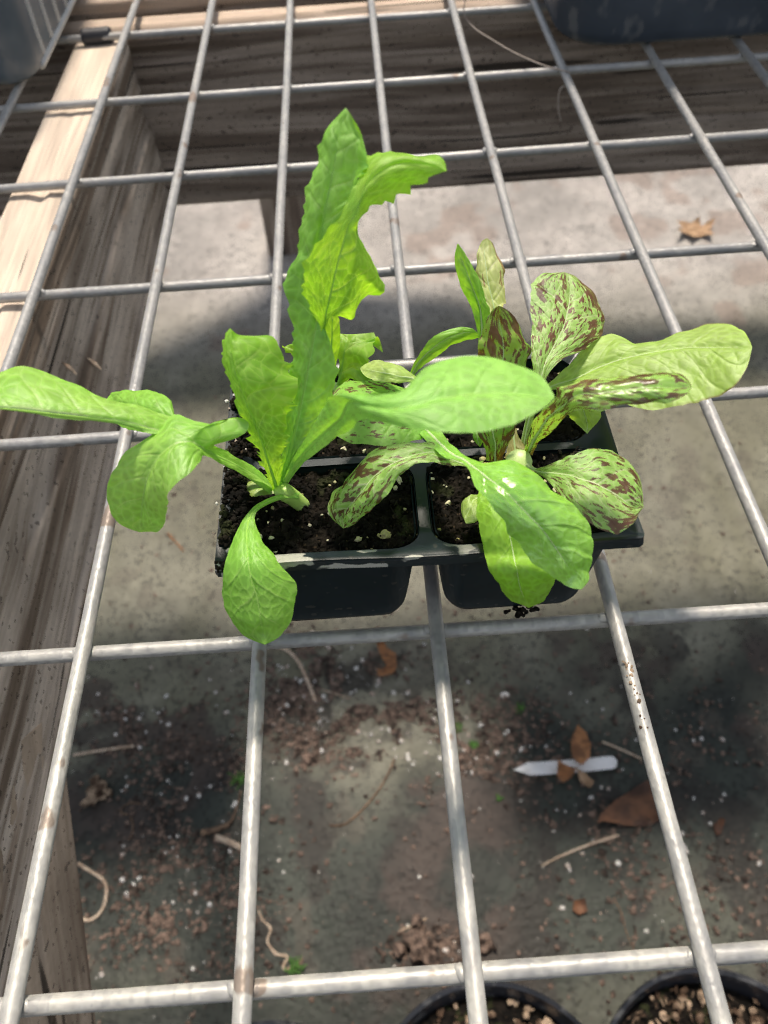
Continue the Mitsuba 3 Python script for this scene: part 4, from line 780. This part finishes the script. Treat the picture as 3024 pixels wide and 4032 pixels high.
for pl, pts, rad in [('A', [[0.13478, 0.1204, 0.758], [0.13572, 0.12034, 0.756], [0.1377, 0.1208, 0.7525], [0.13954, 0.12096, 0.749], [0.14002, 0.12246, 0.7445]], [0.0024, 0.0028, 0.0026, 0.0024, 0.0022]), ('B', [[0.15162, 0.167, 0.75267], [0.15127, 0.167, 0.74882], [0.1509, 0.167, 0.74488]], [0.002, 0.002, 0.002]), ('C', [[0.20296, 0.14703, 0.758], [0.20397, 0.15093, 0.752], [0.20539, 0.15661, 0.744]], [0.0035, 0.004, 0.003]), ('D', [[0.20608, 0.12392, 0.758], [0.20716, 0.127, 0.752], [0.20868, 0.13159, 0.744]], [0.004, 0.004, 0.003])]:
    obj('stem', tube(np.array(pts), rad, 12, n=24, rough=0.00015, freq=200), 'mat_stem', roots[pl], smooth=True)


# ------------------------------------------------------------------ tubs at the back of the bench
def tub(x0, x1, y0, y1, h, rc, mat, name, label, ribs=False):
    t = thing(name, label, 'plant tub')
    cx, cy, w, d = (x0 + x1) / 2, (y0 + y1) / 2, (x1 - x0) / 2, (y1 - y0) / 2
    z0 = H + 0.0052
    prof = [(0.012, 0), (0.004, 0.0012), (0.0012, 0.004), (0, 0.010), (-0.0015, h * 0.5), (-0.003, h), (-0.008, h + 0.001), (-0.008, h - 0.010), (-0.0065, h - 0.010), (-0.0065, h - 0.0005), (-0.001, h - 0.0025), (0.0015, h * 0.5), (0.003, 0.012), (0.012, 0.0035)]
    rings = [np.column_stack([rrect(w - i, d - i, max(rc - i * 0.6, 0.004), 12) + (cx, cy), np.full(48, z0 + z)]) for i, z in prof]
    a, fa = capped(rings)
    b_, fb = capped(rings[:1])
    obj('shell', cat_mesh([(a, fa), (b_, fb[:, ::-1])]), mat, t, smooth=40)
    if ribs:
        for yy in np.arange(y0 + rc + 0.012, y1 - rc, 0.026):
            obj('rib', tube([(x1 - 0.0005, yy, z0 + 0.008), (x1 + 0.001, yy, z0 + h * 0.5), (x1 + 0.0025, yy, z0 + h - 0.012)], [0.0022, 0.0026, 0.0026], 8, n=8), 'mat_pale_lines', t, smooth=True)
        obj('foot_sheen', tube([(x1 - 0.0025, y0 + rc + 0.004, z0 + 0.0034), (x1 - 0.0022, (y0 + y1) / 2, z0 + 0.0034), (x1 - 0.0025, y1 - rc, z0 + 0.0034)], 0.0032, 10, n=12), 'mat_pale_lines', t, smooth=True)  # pale tube: reflection along the bottom edge put into the colour
    return t


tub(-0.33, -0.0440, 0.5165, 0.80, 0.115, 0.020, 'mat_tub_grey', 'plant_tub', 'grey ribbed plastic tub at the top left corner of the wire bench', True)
tub(0.3010, 0.64, 0.5125, 0.755, 0.125, 0.034, 'mat_tub_blue', 'plant_tub', 'dark blue black plastic tub with a rounded corner at the top right of the bench')


# ------------------------------------------------------------------ nursery pots on the floor
POTS = [(0.22184, -0.06013, np.float64(0.1093), 'black round nursery pot with bark chips at the bottom centre edge'), (0.41223, -0.06144, np.float64(0.1093), 'black round nursery pot at the bottom right corner full of chaff'), (0.0304, -0.0797, np.float64(0.1093), 'black nursery pot of which only a sliver of rim shows at the bottom edge')]
for i, (cx, cy, R, lab) in enumerate(POTS):
    t = thing('nursery_pot', lab, 'pot', 'black nursery pots on the floor')
    h = 0.130
    v, f = lathe([(0.001, 0.002), (R * 0.74, 0.002), (R * 0.76, 0.006), (R * 0.935, h - 0.016), (R * 0.955, h - 0.014), (R * 0.985, h - 0.003), (R, h), (R * 0.992, h + 0.0015), (R * 0.965, h), (R * 0.93, h - 0.016), (R * 0.80, 0.03)], 72)
    v = v * (1 + 0.006 * np.sin(np.arctan2(v[:, 1], v[:, 0]) * 3 + i)[:, None] * [1, 1, 0]) + (cx, cy, 0)
    obj('shell', (v, f[:, ::-1]), 'mat_pot', t, smooth=40)
    v, f = lathe([(R * 0.985, h - 0.0005), (R * 1.004, h), (R * 1.007, h - 0.004), (R * 0.975, h - 0.019), (R * 0.962, h - 0.019)], 72)
    obj('rim', (v + (cx, cy, 0), f), 'mat_pot', t, smooth=40)
    r = np.random.default_rng(40 + i)
    n = 70
    rad, th = np.meshgrid(np.linspace(0, 1, 40), np.linspace(0, 2 * np.pi, n), indexing='ij')
    P = np.stack([cx + rad * R * 0.915 * np.cos(th), cy + rad * R * 0.915 * np.sin(th), 0 * rad], -1)
    P[..., 2] = h - 0.026 + 0.006 * (meshkit.fbm(P * 90, 3, i) - 0.5) + 0.003 * (meshkit.noise(P * 500, i) - 0.5)
    parts = [(P.reshape(-1, 3), tri(quads(40, n)))]
    tag(obj('pot_soil', cat_mesh(parts), 'mat_soil'), 'dark soil inside ' + ('the left', 'the right', 'the leftmost hidden')[i] + ' black pot at the bottom edge', 'soil', kind='stuff')
    m = 900 if i < 2 else 60
    k = np.sqrt(r.uniform(0, 1, m)) * R * 0.9; a = r.uniform(0, 6.28, m)
    c = np.stack([cx + k * np.cos(a), cy + k * np.sin(a), np.full(m, h - 0.022) + r.uniform(-0.002, 0.004, m)], 1)
    parts = []
    if i == 1:
        for q in range(m):
            an = r.uniform(0, 6.28); L = r.uniform(0.003, 0.009); dz = r.uniform(-0.0015, 0.0015)
            e = np.array([math.cos(an) * L / 2, math.sin(an) * L / 2, dz])
            parts.append(tube([c[q] - e, c[q] + e], [r.uniform(0.0004, 0.001)] * 2, 4))
    parts.append(lumps(c[: m // 2], r.uniform(0.001, 0.0038, m // 2), 1, 0.55, 0.5, seed=60 + i))
    tag(obj('bark_chips', cat_mesh(parts), 'mat_bark'), 'mixed bark chips and straw on the soil of ' + ('the left', 'the right', 'the leftmost hidden')[i] + ' black pot', 'bark chips', kind='stuff')

# ------------------------------------------------------------------ litter on the floor
def flat_leaf(outline, z, curl=0.004, seed=0, ribs=True, n=26, tilt=(0, 0)):
    """A dry leaf from its outline on the floor: a crumpled sheet with a raised edge."""
    poly = Polygon(outline).buffer(0)
    c = np.array(poly.centroid.coords[0])
    m = trimesh.creation.extrude_polygon(poly, 0.0004, engine='earcut')
    m = m.subdivide_to_size(0.0035)
    v = np.array(m.vertices)
    q = v[:, :2] - c
    R = np.abs(q).max() + 1e-9
    v[:, 2] += z + curl * (np.hypot(q[:, 0], q[:, 1]) / R) ** 2 + curl * 1.3 * (meshkit.fbm(np.column_stack([v[:, 0] * 45, v[:, 1] * 45, v[:, 0] * 0 + seed]), 2) - 0.3)
    v[:, 2] += q[:, 0] * tilt[0] + q[:, 1] * tilt[1]
    return v, np.array(m.faces)


LIT = [
('stick', 'bent pale stem lying on the floor just in front of the tray', 'stalk', 'mat_straw', [[0.0071, 0.4601], [0.0261, 0.4491], [0.04, 0.4292], [0.0511, 0.4021], [0.0596, 0.3772]], {'r': 0.0022}, 'straw_stalk'),
('stick', 'short thick pale straw piece beside the left centre wire', 'straw', 'mat_straw', [[-0.056, 0.2197], [-0.041, 0.2136], [-0.0228, 0.2044]], {'r': [0.0036, 0.0036, 0.0034]}, 'straw_piece'),
('stick', 'straight grey stick at the left near the brace', 'stick', 'mat_straw', [[-0.2427, 0.3288], [-0.2057, 0.3327], [-0.1678, 0.3354]], {'r': 0.0019}, 'dry_stick'),
('stick', 'two toned thin stick below the dark brown leaf', 'stick', 'mat_straw', [[0.3131, 0.1659], [0.3467, 0.1779], [0.4051, 0.1921]], {'r': [0.0011, 0.0015, 0.0017]}, 'dry_stick'),
('stick', 'short grey stick right of the white label', 'stick', 'mat_straw', [[0.4108, 0.3007], [0.431, 0.29], [0.453, 0.2766]], {'r': 0.0015}, 'dry_stick'),
('stick', 'curved brown twig with a flared end left of the left centre wire', 'twig', 'mat_twig', [[-0.0732, 0.2249], [-0.0609, 0.2277], [-0.0449, 0.2319], [-0.0361, 0.247], [-0.0309, 0.272]], {'r': [0.004, 0.0032, 0.003, 0.0014, 0.0011]}, 'curled_twig'),
('stick', 'stiff pale tie bent into a hook beside the timber brace', 'plastic tie', 'mat_straw', [[-0.2135, 0.2015], [-0.1957, 0.191], [-0.1801, 0.1804], [-0.1753, 0.1634], [-0.1791, 0.1487], [-0.1892, 0.1419], [-0.1989, 0.1444]], {'r': 0.0019, 'n': 50}, 'bent_tie'),
('stick', 'thin curling grey fibre below the tan clod at the left', 'fibre', 'mat_twig', [[-0.1499, 0.2636], [-0.1703, 0.2628], [-0.1726, 0.2554], [-0.1608, 0.2504], [-0.1555, 0.2364], [-0.1591, 0.2237]], {'r': 0.0009, 'n': 40}, 'curled_fibre'),
('stick', 'dark thin twig curving up at the centre of the floor', 'twig', 'mat_twig', [[0.0757, 0.2251], [0.0963, 0.2263], [0.1187, 0.2438], [0.1361, 0.2626], [0.156, 0.2975]], {'r': 0.0012, 'n': 40}, 'curled_twig'),
('stick', 'small pinkish pine needle on the lit floor left of the tray', 'pine needle', 'mat_dry_leaf', [[-0.1633, 0.6627], [-0.1495, 0.6446], [-0.1367, 0.6286]], {'r': 0.0013}, 'pine_needle'),
('stick', 'thin brown needle leading to the soil heap at the bottom', 'pine needle', 'mat_straw', [[0.1494, 0.1108], [0.1638, 0.1153], [0.1804, 0.1214]], {'r': 0.0011}, 'pine_needle'),
('stick', 'long faint hair like fibre at the lower right of the floor', 'fibre', 'mat_twig', [[0.3851, 0.129], [0.3908, 0.1105], [0.391, 0.0972], [0.3956, 0.0796]], {'r': 0.0006, 'n': 40}, 'curled_fibre'),
('stick', 'short brown needle right of the bent pale stem', 'pine needle', 'mat_straw', [[0.0675, 0.3944], [0.0854, 0.3868], [0.1032, 0.3792]], {'r': 0.001}, 'pine_needle'),
('leaf', 'dark brown dry leaf lying right below the white label', 'dry leaf', 'mat_dark_leaf', [[0.3799, 0.2028], [0.3899, 0.2165], [0.4115, 0.2308], [0.433, 0.2411], [0.4516, 0.2496], [0.4637, 0.2434], [0.4634, 0.2221], [0.456, 0.2045], [0.436, 0.1992], [0.4101, 0.2024], [0.3897, 0.2063]], {'curl': 0.0102, 'seed': 3}, 'dry_leaf'),
('leaf', 'tan star shaped dry leaf on the floor at the upper right', 'dry leaf', 'mat_tan_leaf', [[0.7788, 1.2991], [0.8029, 1.3313], [0.7955, 1.3517], [0.8238, 1.3451], [0.8403, 1.3529], [0.8457, 1.3392], [0.8703, 1.3428], [0.8549, 1.3171], [0.8523, 1.2905], [0.8349, 1.3036], [0.8129, 1.292], [0.8039, 1.3088]], {'curl': 0.017, 'seed': 5}, 'dry_leaf'),
('leaf', 'curled orange brown leaf on the floor in front of the tray', 'dry leaf', 'mat_dry_leaf', [[0.1373, 0.46], [0.1474, 0.462], [0.1547, 0.4463], [0.1665, 0.4366], [0.1669, 0.4132], [0.1581, 0.3995], [0.1418, 0.3987], [0.1406, 0.4118], [0.1533, 0.4208], [0.1462, 0.4381]], {'curl': 0.0204, 'seed': 8}, 'dry_leaf'),
('leaf', 'upright brown leaf blade standing across the white label', 'dry leaf', 'mat_dry_leaf', [[0.3819, 0.3179], [0.391, 0.309], [0.3944, 0.2954], [0.3891, 0.2787], [0.377, 0.2689], [0.3692, 0.2745], [0.3692, 0.2914], [0.3732, 0.3056]], {'curl': 0.0102, 'seed': 9, 'z': 0.007}, 'dry_leaf'),
('leaf', 'crumpled rusty leaf lobe at the lower edge of the label', 'dry leaf', 'mat_dry_leaf', [[0.3497, 0.2775], [0.3587, 0.2724], [0.3695, 0.265], [0.361, 0.2557], [0.3497, 0.2483], [0.3463, 0.2594]], {'curl': 0.0119, 'seed': 12, 'z': 0.004}, 'dry_leaf'),
('leaf', 'small pointed brown leaf scrap below the label', 'dry leaf', 'mat_tan_leaf', [[0.37, 0.2672], [0.3812, 0.2626], [0.3887, 0.2511], [0.3829, 0.2445], [0.3739, 0.2537]], {'curl': 0.0085, 'seed': 14, 'z': 0.003}, 'dry_leaf'),
('stick', 'pale withered curling leaf stalk beside the left centre wire near the bottom', 'dry leaf', 'mat_straw', [[-0.004, 0.1426], [0.0005, 0.1318], [0.01, 0.1223], [0.0075, 0.1091], [0.0168, 0.0976], [0.0288, 0.0943], [0.0251, 0.0843], [0.0388, 0.0852]], {'r': [0.0006, 0.0012, 0.0016, 0.0011, 0.0018, 0.0012, 0.0015, 0.0006], 'n': 60, 'rough': 0.0008}, 'withered_leaf'),
('leaf', 'reddish brown flat chip on the dark floor at the right', 'chip', 'mat_dark_leaf', [[0.3409, 0.128], [0.3534, 0.13], [0.3537, 0.1172], [0.3441, 0.1142], [0.338, 0.1191]], {'curl': 0.0034, 'seed': 19}, 'bark_chip'),
('leaf', 'small brown leaf scrap near the right edge', 'dry leaf', 'mat_dark_leaf', [[0.5146, 0.1956], [0.5231, 0.2027], [0.5276, 0.1999], [0.5216, 0.1876], [0.5136, 0.1841]], {'curl': 0.0051, 'seed': 22}, 'dry_leaf')]
for d in LIT:
    kind, lab, cat, mat, pts = d[:5]
    o = d[5] if len(d) > 5 else {}
    P = np.array(pts)
    z = np.array([float(FZ([[x, y]])[0]) for x, y in P])
    if kind == 'stick':
        rad = np.broadcast_to(o.get('r', 0.0012), len(P))
        lift = np.array(o.get('lift', [0.0] * len(P)))
        key = obj(d[6], tube(np.column_stack([P, z + rad + lift]), rad, 8, n=o.get('n', 24), rough=o.get('rough', 0.0002), freq=260), mat, smooth=True)
    else:
        key = obj(d[6], flat_leaf(P, z.mean() + o.get('z', 0.001), o.get('curl', 0.004), o.get('seed', 1), tilt=o.get('tilt', (0, 0))), mat, smooth=30)
    tag(key, lab, cat, o.get('group'))

# plant label lying on the floor: pointed at one end, round at the other
a, b_, hw = np.array([0.2975, 0.2732]), np.array([0.4215, 0.2737]), 0.0076
t = (b_ - a) / np.linalg.norm(b_ - a); nrm = np.array([-t[1], t[0]])
Lb = np.linalg.norm(b_ - a)
out = [a, a + t * 0.004 + nrm * 0.0015, a + t * 0.019 + nrm * hw, b_ - t * 0.006 + nrm * hw, b_ - t * 0.002 + nrm * hw * 0.75, b_ + nrm * hw * 0.25, b_ - nrm * hw * 0.25, b_ - t * 0.002 - nrm * hw * 0.75, b_ - t * 0.006 - nrm * hw, a + t * 0.019 - nrm * hw, a + t * 0.004 - nrm * 0.0015]
m = trimesh.creation.extrude_polygon(Polygon(out), 0.0012, engine='earcut').subdivide_to_size(0.004)
v = np.array(m.vertices); s = (v[:, :2] - a) @ t
v[:, 2] += 0.0022 + 0.0035 * ((s / Lb) - 0.45) ** 2 * 4
tag(obj('plant_label', (v, np.array(m.faces)), 'mat_label', smooth=30), 'white pointed plastic plant label lying on the dark floor under dry leaves', 'plant label')

# shell curl, clods, moss, loose crumbs and perlite on the floor
def curl_shell(c, s):
    th = np.linspace(0, 4.6, 20)
    r = np.linspace(1, 0.25, 20)
    return tube(np.column_stack([c[0] + s * r * np.cos(th), c[1] + s * r * np.sin(th), 0.004 + s * 0.4 * (1 - r)]), s * 0.42 * r + 0.0005, 10)


tag(obj('snail_shell', curl_shell([0.3, 0.3663], 0.0052), 'mat_shell', smooth=True), 'small white curled snail shell on the floor left of the label', 'shell')
for (x, y, s, mat, lab, nm) in [(-0.204, 0.2814, 0.016, 'mat_bark', 'tan clod of bark and soil near the timber brace', 'soil_clod'), (0.1697, 0.0951, 0.02, 'mat_crumb', 'heap of brown soil above the left pot', 'soil_clod'), (0.2419, 0.0921, 0.01, 'mat_crumb', 'dark brown soil clod right of the soil heap', 'soil_clod'), (0.0499, 0.3047, 0.009, 'mat_crumb', 'small dark soil clod below the crumb patch', 'soil_clod'), (0.4711, 0.1735, 0.007, 'mat_pebble', 'white perlite clod left of the right hand wire near the bottom', 'perlite_clod')]:
    r = np.random.default_rng(int(abs(x) * 9000) + 3)
    m = 26
    q = r.normal(0, 0.42, (m, 3)) * s
    c = np.column_stack([x + q[:, 0], y + q[:, 1], np.abs(q[:, 2]) * 0.7 + s * 0.12])
    tag(obj(nm, lumps(c, r.uniform(0.16, 0.42, m) * s, 1, 0.75, 0.6, seed=int(abs(y) * 900)), mat), lab, 'clod' if 'clod' in nm else nm.replace('_', ' '))
for (x, y, s, lab) in [(-0.0334, 0.2849, 0.009, 'bright green moss sprig beside the left centre wire'), (0.2548, 0.3068, 0.007, 'green moss sprig in the crumb patch left of the label'), (0.2381, 0.3315, 0.006, 'tiny green sprig close to the right centre wire'), (0.0388, 0.0827, 0.01, 'green moss tuft by the withered leaf near the bottom'), (0.3182, 0.3501, 0.006, 'faint green sprig below the snail shell'), (0.2763, 0.2424, 0.004, 'lone green leaf sliver below the crumb patch')]:
    r = np.random.default_rng(int(abs(x) * 7000) + 1)
    parts = []
    for q in range(34):
        an = r.uniform(0, 6.28); L = s * r.uniform(0.3, 0.9); o = r.normal(0, 0.35, 2) * s
        parts.append(tube([(x + o[0], y + o[1], 0.0015), (x + o[0] + 0.5 * L * math.cos(an), y + o[1] + 0.5 * L * math.sin(an), 0.0015 + L * 0.4), (x + o[0] + L * math.cos(an), y + o[1] + L * math.sin(an), 0.002 + L * 0.35)], [0.0005, 0.0009, 0.0002], 5, n=6))
    tag(obj('moss_sprig', cat_mesh(parts), 'mat_moss', smooth=True), lab, 'moss')


r = np.random.default_rng(31)
m = 34
wy = r.uniform(0, 1, m) ** 1.3 * 0.022
tag(obj('soil_crumbs', lumps(np.stack([np.interp(0.082 - wy, [q[1] for q in LONG[8]], [q[0] for q in LONG[8]]) + r.uniform(-0.0018, 0.0008, m), 0.082 - wy, H + 0.0021 + r.uniform(0.0019, 0.0028, m)], 1), r.uniform(0.0002, 0.0007, m), 0, 0.7, 0.6, seed=77), 'mat_bark'),
    'reddish soil stuck on the long wire to the right of the tray front', 'soil', kind='stuff')
m = 34
tag(obj('soil_crumbs', lumps(np.stack([0.2085 + r.normal(0, 0.0028, m), 0.1035 + r.normal(0, 0.0012, m), H + 0.0055 + r.normal(0, 0.0014, m)], 1), r.uniform(0.0003, 0.0010, m), 0, 0.8, 0.6, seed=78), 'mat_soil'),
    'dark clump of soil and roots stuck under the right front cell of the tray', 'soil', kind='stuff')


def scatter(spots, n, smin, smax, mat, name, lab, seed, sub=0, squash=0.6, far=None):
    r = np.random.default_rng(seed)
    P = []
    tot = sum(s[4] for s in spots)
    for (x, y, sx, sy, w) in spots:
        k = int(n * w / tot)
        q = r.normal(size=(k, 2)) * (sx, sy) + (x, y)
        clump = meshkit.fbm(np.column_stack([q * 28, np.full(k, seed)]), 3)
        P.append(q[clump > 0.44])
    if far:
        q = np.column_stack([r.uniform(far[0], far[1], far[4]), r.uniform(far[2], far[3], far[4])])
        P.append(q)
    P = np.vstack(P)
    s = smin + (smax - smin) * r.uniform(0, 1, len(P)) ** 3
    c = np.column_stack([P, FZ(P) + s * 0.35])
    tag(obj(name, lumps(c, s, sub, squash, 0.55, seed=seed), mat), lab, name.replace('_', ' '), kind='stuff')


SPOTS = [(0.046, 0.435, np.float64(0.037), np.float64(0.027), 2.2), (0.106, 0.385, np.float64(0.054), np.float64(0.029), 4.0), (0.082, 0.338, np.float64(0.046), np.float64(0.024), 2.6), (0.175, 0.337, np.float64(0.04), np.float64(0.03), 3.0), (0.023, 0.379, np.float64(0.024), np.float64(0.032), 1.5), (0.289, 0.323, np.float64(0.04), np.float64(0.033), 2.6), (0.244, 0.286, np.float64(0.033), np.float64(0.023), 1.6), (-0.166, 0.361, np.float64(0.048), np.float64(0.025), 1.0), (-0.105, 0.339, np.float64(0.053), np.float64(0.037), 1.0), (-0.088, 0.28, np.float64(0.062), np.float64(0.034), 1.4), (-0.125, 0.179, np.float64(0.048), np.float64(0.045), 1.6), (-0.084, 0.13, np.float64(0.056), np.float64(0.037), 2.2), (-0.048, 0.199, np.float64(0.048), np.float64(0.046), 1.6), (0.182, 0.092, np.float64(0.025), np.float64(0.013), 1.3), (0.37, 0.239, np.float64(0.064), np.float64(0.038), 1.6), (0.495, 0.297, np.float64(0.089), np.float64(0.071), 1.2), (0.495, 0.118, np.float64(0.079), np.float64(0.065), 1.6), (0.402, 0.147, np.float64(0.06), np.float64(0.048), 1.0), (-0.167, 0.367, np.float64(0.036), np.float64(0.019), 0.8)]
scatter(SPOTS, 22000, 0.0004, 0.0033, 'mat_crumb', 'soil_litter', 'loose brown soil crumbs scattered over the concrete floor', 3, 0, 0.6, (-0.3, 0.75, -0.02, 1.0, 2600))
scatter(SPOTS, 900, 0.0005, 0.0027, 'mat_pebble', 'perlite_litter', 'loose white perlite grains scattered over the concrete floor', 4, 1, 0.8, (-0.3, 0.65, -0.02, 0.55, 60))

# fine thread hanging over the rear wires, with a bit of twig caught on it
th = np.array([[0.24292, 0.55174, 0.73], [0.24136, 0.55383, 0.722], [0.24179, 0.55265, 0.716], [0.24577, 0.55249, 0.711], [0.25497, 0.53956, 0.708], [0.26754, 0.51878, 0.707], [0.27999, 0.50175, 0.7065], [0.28894, 0.49299, 0.706], [0.29685, 0.48771, 0.7058], [0.30559, 0.50508, 0.696]])
tag(obj('thread', tube(th, 0.00045, 6, n=60), 'mat_thread', smooth=True), 'thin brown thread looping over the wires near the top centre', 'thread')
tw = np.array([[0.29965, 0.485, 0.69722], [0.29685, 0.485, 0.69597], [0.29591, 0.485, 0.69199], [0.29686, 0.485, 0.68307], [0.29989, 0.485, 0.67468]])
tag(obj('hanging_fibre', tube(tw, [0.0005, 0.0008, 0.0006, 0.0007, 0.0005], 7, n=24, rough=0.0002), 'mat_thread', smooth=True), 'short curled fibre hanging from a wire at the upper right', 'fibre')
